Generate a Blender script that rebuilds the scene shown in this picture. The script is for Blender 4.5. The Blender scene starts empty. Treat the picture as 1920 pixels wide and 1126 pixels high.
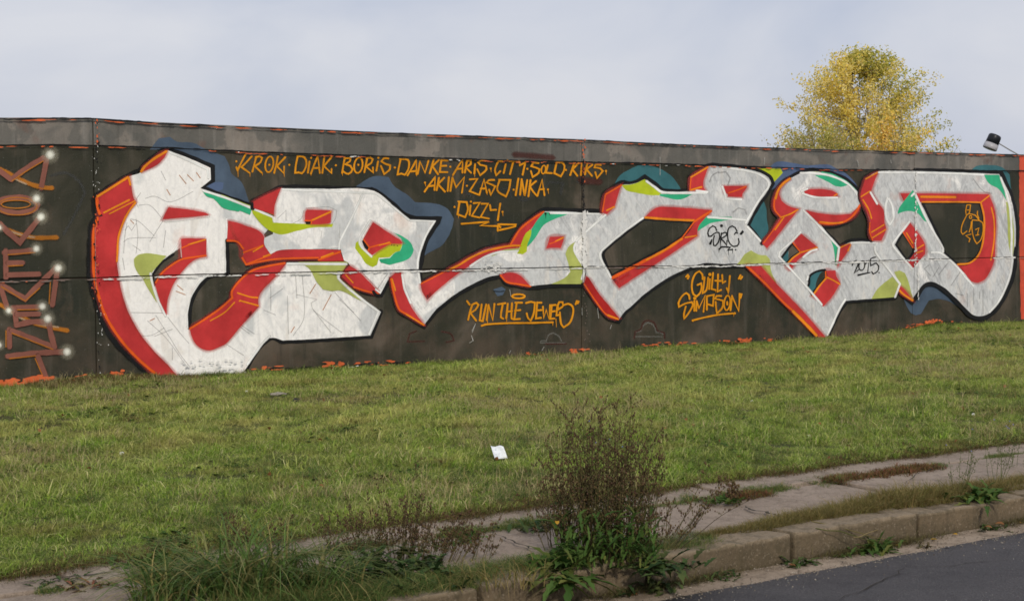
import bpy, bmesh, math, random
import numpy as np
from mathutils import Vector, Matrix, noise as mnoise
from mathutils.geometry import delaunay_2d_cdt

random.seed(11); RNG = np.random.default_rng(11)
SC = bpy.context.scene
COL = SC.collection
R_ = math.radians

# ------------------------------------------------------------------ camera
F_PX, CX, CY = 2900.0, 960.0, 563.0
CAM_Z = 1.515
PITCH = math.atan(151.0 / F_PX)
HEAD = math.atan(4080.0 * math.cos(PITCH) / F_PX)
YW = 14.57                      # the wall's front face lies in the plane Y = YW
cam_d = bpy.data.cameras.new('camera'); cam = bpy.data.objects.new('camera', cam_d); COL.objects.link(cam)
cam_d.sensor_width = 36; cam_d.sensor_fit = 'HORIZONTAL'; cam_d.lens = 36 * F_PX / 1920
cam_d.clip_start = .05; cam_d.clip_end = 6000
FW = Vector((math.cos(HEAD) * math.cos(PITCH), math.sin(HEAD) * math.cos(PITCH), -math.sin(PITCH)))
RT = Vector((math.sin(HEAD), -math.cos(HEAD), 0)); UP = RT.cross(FW)
cam.matrix_world = Matrix(((RT.x, UP.x, -FW.x, 0), (RT.y, UP.y, -FW.y, 0), (RT.z, UP.z, -FW.z, CAM_Z), (0, 0, 0, 1)))
SC.camera = cam

# ------------------------------------------------------------------ sky and sun
SUN_EL, SUN_AZ = R_(31), R_(-118)          # azimuth measured from +X towards +Y: the side the light comes from
w = bpy.data.worlds.new('World'); SC.world = w; w.use_nodes = True
nt = w.node_tree; nt.nodes.clear(); N = nt.nodes.new; Lk = nt.links.new
out = N('ShaderNodeOutputWorld'); bg = N('ShaderNodeBackground'); bg.inputs['Strength'].default_value = .1
sky = N('ShaderNodeTexSky'); sky.sky_type = 'NISHITA'; sky.sun_disc = False
sky.sun_elevation = SUN_EL; sky.sun_rotation = math.pi / 2 - SUN_AZ
sky.air_density = 1.2; sky.dust_density = 2.5
tc = N('ShaderNodeTexCoord'); mp = N('ShaderNodeMapping'); mp.inputs['Scale'].default_value = (1, 1, 2.4)
n1 = N('ShaderNodeTexNoise'); n1.inputs['Scale'].default_value = 4.2; n1.inputs['Detail'].default_value = 5; n1.inputs['Roughness'].default_value = .5
n1.inputs['Distortion'].default_value = .3
rp = N('ShaderNodeValToRGB'); e = rp.color_ramp.elements
e[0].position = .38; e[0].color = (5.2, 5.65, 6.95, 1); e[1].position = .66; e[1].color = (7.1, 7.2, 7.85, 1)
mx = N('ShaderNodeMix'); mx.data_type = 'RGBA'; mx.inputs['Factor'].default_value = .9
Lk(tc.outputs['Generated'], mp.inputs['Vector']); Lk(mp.outputs[0], n1.inputs['Vector']); Lk(n1.outputs['Fac'], rp.inputs['Fac'])
Lk(sky.outputs[0], mx.inputs[6]); Lk(rp.outputs[0], mx.inputs[7]); Lk(mx.outputs[2], bg.inputs['Color']); Lk(bg.outputs[0], out.inputs[0])
sd = bpy.data.lights.new('sun', 'SUN'); sd.energy = 2.1; sd.angle = R_(4); sd.color = (1, .93, .82)
so = bpy.data.objects.new('sun', sd); COL.objects.link(so)
sdir = Vector((math.cos(SUN_AZ) * math.cos(SUN_EL), math.sin(SUN_AZ) * math.cos(SUN_EL), math.sin(SUN_EL)))
so.rotation_euler = (-sdir).to_track_quat('-Z', 'Y').to_euler(); so.location = (0, -5, 20)
SC.view_settings.view_transform = 'Standard'; SC.view_settings.look = 'None'
SC.view_settings.exposure = 0; SC.view_settings.gamma = 1; SC.view_settings.use_curve_mapping = False
try: SC.cycles.filter_width = 1.65; SC.cycles.transparent_max_bounces = 24
except Exception: pass

# ------------------------------------------------------------------ helpers
def ray(px, py): return (FW * F_PX + RT * (px - CX) - UP * (py - CY)).normalized()
def on_wall(px, py, off=0.0):
    d = ray(px, py); t = (YW - off) / d.y
    return Vector((d.x * t, YW - off, CAM_Z + d.z * t))
def on_ground(px, py, z):
    d = ray(px, py); t = (z - CAM_Z) / d.z
    return Vector((d.x * t, d.y * t, z))
def at_dist(px, py, dist):
    d = ray(px, py); t = dist / d.dot(FW); p = d * t
    return Vector((p.x, p.y, CAM_Z + p.z))
def lin(r, g, b):
    f = lambda c: (c / 255 / 12.92) if c / 255 <= .04045 else ((c / 255 + .055) / 1.055) ** 2.4
    return (f(r), f(g), f(b), 1)
def tag(o, label=None, cat=None, group=None, kind=None):
    if label: o['label'] = label
    if cat: o['category'] = cat
    if group: o['group'] = group
    if kind: o['kind'] = kind
    return o
def empty(name, loc=(0, 0, 0)):
    o = bpy.data.objects.new(name, None); o.location = loc; o.empty_display_size = .2; COL.objects.link(o); return o
def link(name, me, parent=None, mat=None):
    o = bpy.data.objects.new(name, me); COL.objects.link(o)
    if mat is not None and not me.materials:
        for m in (mat if isinstance(mat, (list, tuple)) else [mat]): me.materials.append(m)
    if parent is not None:
        o.parent = parent
        o.matrix_parent_inverse = Matrix.Translation(-Vector(parent.location))
    return o
def from_bm(name, bm, parent=None, mat=None, smooth=False):
    me = bpy.data.meshes.new(name); bm.to_mesh(me); bm.free()
    if smooth: me.shade_smooth()
    return link(name, me, parent, mat)
def from_arr(name, V, Fc, parent=None, mat=None, smooth=False):
    me = bpy.data.meshes.new(name); V = np.asarray(V, dtype=np.float32).reshape(-1, 3)
    Fc = np.asarray(Fc, dtype=np.int32)
    k = Fc.shape[1]
    me.vertices.add(len(V)); me.vertices.foreach_set('co', V.ravel())
    me.loops.add(Fc.size); me.loops.foreach_set('vertex_index', Fc.ravel())
    me.polygons.add(len(Fc)); me.polygons.foreach_set('loop_start', np.arange(0, Fc.size, k, dtype=np.int32))
    me.update(calc_edges=True); me.validate()
    if smooth: me.shade_smooth()
    return link(name, me, parent, mat)

# ------------------------------------------------------------------ materials
class NG:
    def __init__(s, name):
        s.m = bpy.data.materials.new(name); s.m.use_nodes = True; s.t = s.m.node_tree
        s.p = s.t.nodes['Principled BSDF']; s.o = s.t.nodes['Material Output']
        s.p.inputs['Roughness'].default_value = .8; s.p.inputs['Specular IOR Level'].default_value = .25
        g = s.t.nodes.new('ShaderNodeNewGeometry'); s.geo = g; s.pos = g.outputs['Position']
    def n(s, k, **kw):
        x = s.t.nodes.new(k)
        for a, b in kw.items():
            if a in x.inputs: x.inputs[a].default_value = b
            else: setattr(x, a, b)
        return x
    def l(s, a, b): s.t.links.new(a, b)
    def noise(s, scale, detail=4, rough=.55, stretch=(1, 1, 1), vec=None, off=(0, 0, 0), dist=0):
        mp = s.n('ShaderNodeMapping'); mp.inputs['Scale'].default_value = stretch; mp.inputs['Location'].default_value = off
        s.l(vec or s.pos, mp.inputs[0])
        x = s.n('ShaderNodeTexNoise', Scale=scale, Detail=detail, Roughness=rough, Distortion=dist)
        s.l(mp.outputs[0], x.inputs['Vector']); return x.outputs['Fac']
    def ramp(s, fac, stops, interp='LINEAR'):
        r = s.n('ShaderNodeValToRGB'); r.color_ramp.interpolation = interp
        while len(r.color_ramp.elements) < len(stops): r.color_ramp.elements.new(.5)
        for e, (p, c) in zip(r.color_ramp.elements, stops):
            e.position = p; e.color = c if len(c) == 4 else (*c, 1)
        s.l(fac, r.inputs[0]); return r.outputs[0]
    def step(s, fac, a, b):
        m = s.n('ShaderNodeMapRange'); m.inputs['From Min'].default_value = a; m.inputs['From Max'].default_value = b
        s.l(fac, m.inputs[0]); return m.outputs[0]
    def mix(s, fac, a, b, mode='MIX'):
        m = s.n('ShaderNodeMix'); m.data_type = 'RGBA'; m.blend_type = mode
        for i, v in ((0, fac), (6, a), (7, b)):
            if isinstance(v, (int, float)): m.inputs[i].default_value = v
            elif isinstance(v, tuple): m.inputs[i].default_value = v if len(v) == 4 else (*v, 1)
            else: s.l(v, m.inputs[i])
        return m.outputs[2]
    def math(s, op, a, b=0.0):
        m = s.n('ShaderNodeMath'); m.operation = op
        for i, v in ((0, a), (1, b)):
            if isinstance(v, (int, float)): m.inputs[i].default_value = v
            else: s.l(v, m.inputs[i])
        return m.outputs[0]
    def color(s, c): s.l(c, s.p.inputs['Base Color']) if not isinstance(c, tuple) else setattr(s.p.inputs['Base Color'], 'default_value', c)
    def bump(s, h, strength=.3, dist=.01):
        b = s.n('ShaderNodeBump', Strength=strength, Distance=dist); s.l(h, b.inputs['Height']); s.l(b.outputs[0], s.p.inputs['Normal'])

def wall_bump(g, k=.35):
    """The roughly trowelled, many times overpainted concrete shows through every coat."""
    a = g.noise(55, 3, .6); b = g.noise(9, 3, .5, (1, 1, .7)); c = g.noise(160, 2, .6)
    h = g.math('ADD', g.math('MULTIPLY', a, .5), g.math('ADD', g.math('MULTIPLY', b, .6), g.math('MULTIPLY', c, .3)))
    g.bump(h, k, .012)
def soft_alpha(g, k=1.0):
    """Spray paint thins out towards the edge of a stroke ('soft' is 0 at its rim)."""
    at = g.n('ShaderNodeAttribute'); at.attribute_name = 'soft'
    tr = g.n('ShaderNodeBsdfTransparent'); ms = g.n('ShaderNodeMixShader')
    grain = g.noise(120, 2, .6)
    f = g.math('ADD', at.outputs['Fac'], g.math('MULTIPLY', g.math('SUBTRACT', grain, .5), .5))
    f = g.step(f, .15, .75); f.node.clamp = True
    if k < 1: f = g.math('MULTIPLY', f, k)
    g.l(f, ms.inputs[0]); g.l(tr.outputs[0], ms.inputs[1]); g.l(g.p.outputs[0], ms.inputs[2]); g.l(ms.outputs[0], g.o.inputs[0])

def paint(name, rgb, wear=.25, soft=False, rough=.55, under=None, alpha=1.0):
    g = NG(name); c = lin(*rgb)
    dk = tuple(v * .72 for v in c[:3]) + (1,); lt = tuple(min(1, v * 1.12 + .004) for v in c[:3]) + (1,)
    nz = g.noise(3.2, 5, .6); st = g.noise(14, 4, .6, (1, 1, .12))
    col = g.mix(g.step(nz, .3, .7), dk, lt)
    col = g.mix(g.math('MULTIPLY', g.step(st, .55, .8), wear), col, under or tuple(v * .5 for v in c[:3]) + (1,))
    g.color(col); g.p.inputs['Roughness'].default_value = rough
    wall_bump(g, .3)
    if soft: soft_alpha(g, alpha)
    return g.m
M = {}
M['red'] = paint('red spray paint', (200, 54, 54), .35, under=lin(160, 34, 38)); 
M['red_soft'] = paint('red overspray', (204, 76, 70), .3, True, alpha=.38); M['deep_red'] = paint('deep red spray paint', (178, 34, 30), .2)
M['orange'] = paint('orange outline paint', (238, 96, 22), .2, True)
M['amber'] = paint('amber line paint', (240, 140, 20), .2, True)
M['ochre'] = paint('ochre tag paint', (226, 148, 8), .25, True)
M['lime'] = paint('lime paint', (186, 200, 34), .2); M['olive'] = paint('olive green paint', (182, 190, 100), .2)
M['green'] = paint('emerald paint', (52, 180, 130), .15)
M['blue'] = paint('slate blue paint', (78, 94, 112), .3, under=lin(60, 66, 72)); M['violet'] = paint('steel blue paint', (84, 102, 134), .3, under=lin(70, 80, 98))
M['teal'] = paint('teal paint', (58, 110, 116), .3, under=lin(45, 70, 72))
M['black'] = paint('black outline paint', (20, 20, 20), .1, True, .5)
M['black_fill'] = paint('black fill paint', (18, 18, 17), .1)
M['ink'] = paint('black marker paint', (14, 14, 14), .05, True)
M['white'] = paint('white highlight paint', (244, 244, 238), .08, True)
M['mauve'] = paint('mauve brown spray paint', (138, 86, 72), .3, True)
M['glow'] = paint('cream spray dot paint', (244, 242, 226), .05, True); M['haze_dot'] = paint('cream overspray', (214, 206, 180), .1, True, alpha=.35)
M['mist'] = paint('yellow brown mist paint', (196, 120, 30), .3, True, alpha=.75)
M['sketch'] = paint('grey sketch line paint', (150, 148, 146), .3, True, alpha=.38)
M['rust_line'] = paint('faded brown line paint', (84, 46, 38), .3, True, alpha=.7)
M['grey_line'] = paint('grey cloud line paint', (118, 116, 108), .3, True, alpha=.65); M['scratch'] = paint('pale scratched paint', (200, 198, 190), .2, True, alpha=.6)
M['grey_tag'] = paint('faded grey tag paint', (74, 75, 72), .3, True, alpha=.5)
M['vermilion'] = paint('vermilion paint', (212, 84, 58), .3)
M['chip_orange'] = paint('flaking orange paint', (220, 106, 58), .3)
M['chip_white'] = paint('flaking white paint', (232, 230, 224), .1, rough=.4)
M['chip_black'] = paint('flaking black paint', (22, 21, 20), .1)
M['chip_grey'] = paint('flaking grey pink paint', (134, 116, 108), .2)

def fill_mat():
    g = NG('white and silver fill paint')
    sx = g.n('ShaderNodeSeparateXYZ'); g.l(g.pos, sx.inputs[0])
    grad = g.step(sx.outputs['X'], 5.8, 12.5)           # the left letters got more white, the right ones more silver
    nz = g.noise(1.7, 3, .5, off=(3.1, 0, 1.7), dist=.7)
    f = g.math('ADD', nz, g.math('MULTIPLY', g.math('SUBTRACT', grad, .5), .30))
    base = g.mix(g.step(f, .47, .53), lin(254, 251, 245), lin(214, 215, 213))
    scr = g.noise(11, 6, .7, (1, 1, .55), dist=1.5)
    base = g.mix(g.math('MULTIPLY', g.step(scr, .45, .70), g.math('ADD', g.math('MULTIPLY', grad, .6), .14)), base, lin(160, 161, 161))
    # roller dabs and drips of another white
    n3 = g.noise(5.0, 3, .5, (1, 1, .35), off=(9, 0, 2), dist=.5)
    base = g.mix(g.math('MULTIPLY', g.step(n3, .60, .66), .55), base, lin(228, 221, 210))
    n4 = g.noise(26, 4, .6, (1, 1, .09))
    base = g.mix(g.math('MULTIPLY', g.step(n4, .54, .68), g.math('ADD', g.math('MULTIPLY', grad, .3), .14)), base, lin(172, 172, 172))
    n5 = g.noise(7.5, 5, .65, (1, 1, .8), off=(2, 0, 7), dist=2.5)
    base = g.mix(g.math('MULTIPLY', g.step(n5, .53, .60), g.math('ADD', g.math('MULTIPLY', grad, .38), .12)), base, lin(184, 184, 183))
    rm = g.n('ShaderNodeMapping'); rm.inputs['Rotation'].default_value = (0, R_(38), 0); g.l(g.pos, rm.inputs[0])
    n6 = g.noise(16, 5, .65, (1, 1, .10), vec=rm.outputs[0], dist=.6); n7 = g.noise(2.3, 3, .5, off=(1, 0, 5))
    base = g.mix(g.math('MULTIPLY', g.math('MULTIPLY', g.step(n6, .48, .66), g.step(n7, .46, .60)), g.math('ADD', g.math('MULTIPLY', grad, .5), .15)), base, lin(150, 151, 152))
    base = g.mix(g.math('MULTIPLY', g.math('MULTIPLY', g.step(n6, .52, .40), g.step(n7, .54, .42)), g.math('MULTIPLY', grad, .55)), base, lin(226, 224, 218))
    pk = g.noise(2.8, 3, .5, off=(0, 0, 9))
    base = g.mix(g.math('MULTIPLY', g.step(pk, .62, .75), .35), base, lin(228, 190, 170))
    g.color(base); g.p.inputs['Roughness'].default_value = .42; g.p.inputs['Specular IOR Level'].default_value = .4
    wall_bump(g, .55); return g.m
M['fill'] = fill_mat()
def panel_mat(name, grey):
    g = NG(name)
    sx = g.n('ShaderNodeSeparateXYZ'); g.l(g.pos, sx.inputs[0])
    a = g.noise(.9, 4, .6, dist=.6); b = g.noise(2.4, 5, .6, off=(4, 0, 4)); st = g.noise(9, 4, .65, (1, 1, .07)); fine = g.noise(38, 4, .7)
    if grey:
        col = g.ramp(a, [(.34, lin(86, 85, 80)), (.45, lin(104, 101, 95)), (.50, lin(122, 116, 108)), (.62, lin(140, 131, 121))])
        col = g.mix(g.math('MULTIPLY', g.step(b, .50, .53), .65), col, lin(94, 93, 88))
        col = g.mix(g.math('MULTIPLY', g.step(st, .56, .72), .35), col, lin(160, 154, 146))
        col = g.mix(g.math('MULTIPLY', g.step(g.noise(3.0, 3, .5, off=(7, 0, 3)), .64, .72), .4), col, lin(112, 78, 66))
        col = g.mix(g.math('MULTIPLY', g.step(st, .42, .25), .5), col, lin(58, 57, 54))
    else:
        col = g.ramp(a, [(.36, lin(44, 46, 36)), (.50, lin(52, 51, 39)), (.58, lin(68, 64, 52)), (.68, lin(94, 84, 72))])
        low = g.step(sx.outputs['Z'], .75, -.05); low.node.clamp = True
        lf = g.math('MULTIPLY', low, g.step(b, .42, .62))
        col = g.mix(g.math('MULTIPLY', lf, .55), col, lin(94, 79, 66))
        col = g.mix(g.math('MULTIPLY', g.step(g.noise(4.5, 4, .6, (1, 1, .6), off=(8, 0, 1)), .60, .70), .3), col, lin(100, 82, 66))
        col = g.mix(g.math('MULTIPLY', g.step(st, .55, .72), .30), col, lin(104, 98, 88))
        col = g.mix(g.math('MULTIPLY', g.step(st, .42, .28), .5), col, lin(34, 34, 30))
        sp = g.noise(70, 2, .5); col = g.mix(g.math('MULTIPLY', g.step(sp, .70, .74), .45), col, lin(140, 140, 136))
    col = g.mix(g.math('MULTIPLY', g.step(fine, .55, .8), .3), col, lin(44, 42, 38))
    g.color(col); g.p.inputs['Roughness'].default_value = .6
    wall_bump(g, .5); return g.m
M['panel'] = panel_mat('dark olive painted concrete', False)
M['coping'] = panel_mat('grey painted concrete', True)
def simple(name, fn): g = NG(name); fn(g); return g.m
def m_core(g): g.color(lin(72, 64, 54)); g.p.inputs['Roughness'].default_value = .95
M['core'] = simple('bare joint mortar', m_core)

# ------------------------------------------------------------------ tracing windows: (x0, y0, scale) of the enlargements measured
WIN = dict(A=(0, 200, 4.0208), B=(0, 460, 4.0208), C=(170, 240, 4.693), D=(170, 470, 4.503), E=(450, 320, 4.693), F=(450, 470, 4.503),
           G=(620, 300, 4.693), H=(700, 440, 4.693), I=(430, 280, 5.333), J=(780, 280, 5.0526), K=(850, 380, 4.693), L=(1080, 290, 4.693),
           M=(1080, 430, 4.693), N=(1280, 290, 5.925), O=(1420, 300, 5.117), P=(1380, 450, 5.63), Q=(1600, 300, 5.119), R=(1600, 460, 6.0),
           T=(860, 540, 4.8), U=(1260, 500, 7.038), X=(0, 0, 1.0))
def pts(s):
    o = []; cur = 'X'; buf = []
    for t in s.replace(',', ' ').split():
        if t.isalpha(): cur = t; continue
        buf.append(float(t))
        if len(buf) == 2:
            x0, y0, k = WIN[cur]; o.append((x0 + buf[0] / k, y0 + buf[1] / k)); buf = []
    return o
def smooth_path(P, closed, corner=38, step=5.0):
    n = len(P); V = [np.array(p) for p in P]
    if n < 3: return [np.array(p) for p in P]
    def sharp(i):
        if not closed and i in (0, n - 1): return True
        a = V[i] - V[i - 1]; b = V[(i + 1) % n] - V[i]
        na, nb = np.linalg.norm(a), np.linalg.norm(b)
        if na < 1e-6 or nb < 1e-6: return True
        c = np.clip(a.dot(b) / na / nb, -1, 1); return math.degrees(math.acos(c)) > corner
    sh = [sharp(i) for i in range(n)]
    outp = []
    for i in range(n if closed else n - 1):
        p0, p1 = V[i], V[(i + 1) % n]; ch = p1 - p0; L = np.linalg.norm(ch)
        if L < 1e-6: continue
        def tan(j, other):
            if sh[j % n]: return ch
            a = V[(j + 1) % n] - V[(j - 1) % n]; return a / (np.linalg.norm(a) + 1e-9) * L
        m0 = tan(i, 1); m1 = tan((i + 1) % n, 0)
        k = 1 if (sh[i] and sh[(i + 1) % n]) else max(1, int(L / step))
        for q in range(k):
            t = q / k
            outp.append((2*t**3 - 3*t**2 + 1) * p0 + (t**3 - 2*t**2 + t) * m0 + (-2*t**3 + 3*t**2) * p1 + (t**3 - t**2) * m1)
    if not closed: outp.append(V[-1])
    return outp

# wall joints, traced on the photograph and carried on to the plane of the wall
def wline(s):
    P = sorted([(on_wall(x, y).x, on_wall(x, y).z) for x, y in pts(s)])
    return np.array([p[0] for p in P]), np.array([p[1] for p in P])
TOP = wline('0 220.5 120 220 178 221 300 229.5 480 237 700 247 960 256.5 1092 261 1250 269 1420 275.5 1560 280 1712 284 1920 289.5')
JT = wline('0 273 100 272 178 273.5 300 277 470 285 640 291 790 295.5 900 299.5 1092 304 1250 307.5 1420 313 1560 317.5 1712 319.5 1920 320.5')
JM = wline('0 525 178 520.5 320 515.5 470 512 640 508.7 780 505.5 1000 502 1090 499.5 1250 498.5 1380 496.5 1440 493.5 1600 490 1700 486.5 1800 484 1920 481')
BASE = wline('0 727 90 719 178 708 330 709 480 699 600 693 750 685 985 671 1092 664 1202 653 1400 645 1540 635 1680 621 1750 609 1830 608 1920 605')
def ev(line, x): return float(np.interp(x, line[0], line[1]))
XJ = [on_wall(178, 480).x, on_wall(1091, 480).x, on_wall(1712, 480).x]
BAY = (XJ[2] - XJ[0]) / 2
XE = [XJ[0] - BAY * 3, XJ[0] - BAY * 2, XJ[0] - BAY, XJ[0], XJ[1], XJ[2], XJ[2] + BAY, XJ[2] + 2 * BAY, XJ[2] + 3 * BAY, XJ[2] + 4 * BAY]

wall = empty('concrete_wall', (XE[0], YW + .08, 0))
tag(wall, 'long dark painted concrete panel wall covered with graffiti along the lawn', 'wall')
GAP = .008
def panel(x0, x1, lo, hi, mat, depth=.15, thick=0.0):
    xs = [x0 + .005] + [x for x in np.arange(math.ceil(x0 / .35) * .35, x1, .35) if x0 + .1 < x < x1 - .1] + [x1 - .005]
    bm = bmesh.new()
    ring = [(x, lo(x)) for x in xs] + [(x, hi(x)) for x in reversed(xs)]
    vf = [bm.verts.new((x, YW + thick, z)) for x, z in ring]; vb = [bm.verts.new((x, YW + depth, z)) for x, z in ring]
    bm.faces.new(vf); bm.faces.new(list(reversed(vb)))
    n = len(ring); ed = []
    for i in range(n):
        bm.faces.new((vf[i], vb[i], vb[(i + 1) % n], vf[(i + 1) % n]))
    bmesh.ops.recalc_face_normals(bm, faces=bm.faces[:])
    fe = [e for e in bm.edges if all(abs(v.co.y - YW - thick) < 1e-5 for v in e.verts)]
    bmesh.ops.bevel(bm, geom=fe, offset=.007, segments=2, affect='EDGES', profile=.6)
    from_bm('concrete_panel', bm, wall, mat)
for i in range(len(XE) - 1):
    x0, x1 = XE[i], XE[i + 1]
    panel(x0, x1, lambda x: -.6, lambda x: ev(JM, x) - GAP, M['panel'])
    panel(x0, x1, lambda x: ev(JM, x) + GAP, lambda x: ev(JT, x) - GAP * .7, M['panel'])
    panel(x0, x1, lambda x: ev(JT, x) + GAP * .7, lambda x: ev(TOP, x), M['coping'])
bm = bmesh.new()                                   # mortar seen at the bottom of the joints
b = bmesh.ops.create_cube(bm, size=1)
for v in b['verts']:
    v.co = Vector(((XE[0] + .03) if v.co.x < 0 else (XE[-1] - .03), YW + (.022 if v.co.y < 0 else .12), -.5 if v.co.z < 0 else 2.36))
from_bm('joint_mortar', bm, wall, M['core'])

# ------------------------------------------------------------------ paint on the wall
DEPTH = [0.0025]
PAINT = {}          # (group, part) -> dict(mat, verts, faces, soft)
def bucket(grp, part, mat):
    key = (grp, part, mat)
    if key not in PAINT: PAINT[key] = dict(v=[], f=[], s=[])
    return PAINT[key]
def P(grp, part, mat, s, corner=38, wob=.25):
    DEPTH[0] += .00005
    path = smooth_path(pts(s), True, corner)
    if part == 'red_shade': S(grp, 'red_overspray', 'red_soft', 8, '', 1.0, True, 80, raw=(path[::2] if len(path) > 14 else path)); DEPTH[0] += .00005
    bk = bucket(grp, part, mat); b0 = len(bk['v'])
    idx = []; flat = []
    for q in path:
        nx = mnoise.noise(Vector((q[0] * .11, q[1] * .11, 3))) * wob * 2; ny = mnoise.noise(Vector((q[0] * .11, q[1] * .11, 9))) * wob * 2
        c = on_wall(q[0] + nx, q[1] + ny, DEPTH[0]); flat.append(Vector((c.x - 10, c.z)))
    vo, eo, fo, *_ = delaunay_2d_cdt(flat, [], [list(range(len(flat)))], 1, 1e-5)
    for c in vo: bk['v'].append(Vector((c.x + 10, YW - DEPTH[0], c.y))); bk['s'].append(1.0)
    for f in fo: bk['f'].append([b0 + i for i in f])
def S(grp, part, mat, wpx, s, soft=.35, closed=False, corner=50, taper=0.0, raw=None):
    """A sprayed stroke wpx photo pixels wide; soft = share of the half width that fades out."""
    DEPTH[0] += .00007
    path = smooth_path(raw if raw is not None else pts(s), closed, corner, 4.0)
    if closed: path.append(path[0])
    n = len(path); bk = bucket(grp, part, mat)
    if n < 2: return
    h = wpx / 2; ex = 1 + soft * .5; inn = 1 - soft
    offs = [-h * ex, -h * inn, h * inn, h * ex]; sv = [0, 1, 1, 0]
    dirs = []
    for i in range(n - 1):
        d = path[i + 1] - path[i]; dirs.append(d / (np.linalg.norm(d) + 1e-9))
    rings = []
    def ring(p, nv, k, a=1.0):
        b0 = len(bk['v'])
        for o, sft in zip(offs, sv):
            q = p + nv * o * k
            bk['v'].append(on_wall(q[0], q[1], DEPTH[0] + .00004 * len(rings) / 60)); bk['s'].append(sft * a)
        rings.append(b0)
    if not closed:
        nv = np.array((-dirs[0][1], dirs[0][0])); ring(path[0] - dirs[0] * h, nv, .55, 0.25)
    for i in range(n):
        t = i / (n - 1); k = 1 - taper * t + .08 * math.sin(i * .9 + DEPTH[0] * 9e4)
        if i == 0: dv = dirs[0] if not closed else dirs[0] + dirs[-1]
        elif i == n - 1: dv = dirs[-1] if not closed else dirs[0] + dirs[-1]
        else: dv = dirs[i - 1] + dirs[i]
        L = np.linalg.norm(dv)
        if L < .35:                                         # hairpin: close one ring, open another
            a = dirs[i - 1]; b = dirs[i % (n - 1)]
            ring(path[i], np.array((-a[1], a[0])), k); ring(path[i], np.array((-b[1], b[0])), k)
            continue
        dv = dv / L; nv = np.array((-dv[1], dv[0]))
        mit = 1.0
        if 0 < i < n - 1: mit = min(1.5, 1 / max(.4, L / 2))
        ring(path[i], nv, k * mit)
    if not closed:
        nv = np.array((-dirs[-1][1], dirs[-1][0])); ring(path[-1] + dirs[-1] * h, nv, .55 * (1 - taper), 0.25)
    for a, b in zip(rings[:-1], rings[1:]):
        for j in range(3): bk['f'].append([a + j, a + j + 1, b + j + 1, b + j])
def DOT(grp, part, mat, s, rpx, soft=.5, ry=None):
    DEPTH[0] += .00005
    for cx, cy in pts(s):
        bk = bucket(grp, part, mat); b0 = len(bk['v']); n = 12
        for k, sft in ((0.0, 1), (1 - soft, 1), (1 + soft * .5, 0)):
            for i in range(n):
                a = i / n * 2 * math.pi
                q = (cx + math.cos(a) * rpx * max(k, .02), cy + math.sin(a) * (ry or rpx) * max(k, .02))
                bk['v'].append(on_wall(q[0], q[1], DEPTH[0])); bk['s'].append(sft)
        bk['f'].append([b0 + i for i in range(n)])
        for r in (0, 1):
            for i in range(n):
                j = (i + 1) % n; bk['f'].append([b0 + r * n + i, b0 + r * n + j, b0 + r * n + n + j, b0 + r * n + n + i])
def ELL(grp, part, mat, wpx, win, cx, cy, rx, ry, soft=.35, rot=0.0):
    x0, y0, k = WIN[win]; raw = []
    for i in range(14):
        a = i / 14 * 2 * math.pi; u, v = math.cos(a) * rx, math.sin(a) * ry
        raw.append((x0 + (cx + u * math.cos(rot) - v * math.sin(rot)) / k, y0 + (cy + u * math.sin(rot) + v * math.cos(rot)) / k))
    S(grp, part, mat, wpx, '', soft, True, 80, raw=raw)
def DRIP(grp, part, mat, s, wpx=1.6):
    for (a, b) in zip(*[iter(pts(s))] * 2): S(grp, part, mat, wpx, '', .5, taper=.6, raw=[a, b])

# ---- background clouds
g_ = 'cloud1'
P(g_, 'paint', 'blue', 'C 520 190 560 140 600 90 700 78 760 120 900 130 1000 180 1180 250 1220 330 1240 400 1330 480 1390 640 1408 690 970 560 940 530 1050 350 690 200')
P(g_, 'paint', 'violet', 'C 1030 500 1100 475 1170 480 1160 540 1110 560 1050 540')
g_ = 'cloud2'
P(g_, 'paint', 'blue', 'G 200 250 300 180 390 140 510 150 560 230 680 310 740 370 930 385 1030 430 1085 520 1060 620 980 750 900 795 820 845 785 900 780 800 900 560 690 520 380 280')
P('cloud3', 'paint', 'teal', 'L 300 320 380 190 470 130 570 92 700 108 830 180 910 280 930 335 770 330 605 230 400 260 250 350')
P('cloud4', 'paint', 'teal', 'N 895 500 930 600 935 720 950 840 880 985 700 790 830 560')
P('cloud5', 'paint', 'violet', 'O 120 75 160 30 230 12 480 50 680 43 760 85 850 130 940 220 992 320 960 330 850 200 600 125 400 130 250 220 130 290 140 160')
P('cloud5', 'paint_lime', 'lime', 'N 835 155 1090 152 1112 200 1060 260 1005 310 960 240 900 200')
P('cloud6', 'paint', 'teal', 'Q 1130 100 1180 58 1300 48 1430 70 1500 140 1515 300 1530 470 1500 400 1400 150')
P('cloud7', 'paint', 'blue', 'R 540 530 665 600 740 540 800 460 880 430 970 460 1080 550 1250 710 1200 705 1080 630 950 600 850 620 800 700 760 770 700 785 650 760 600 680')

# ---- soft black shadow strokes under the letters
def BK(g, wpx, s, soft=.35, closed=False): S(g, 'outline', 'black', wpx, s, soft, closed)
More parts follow.
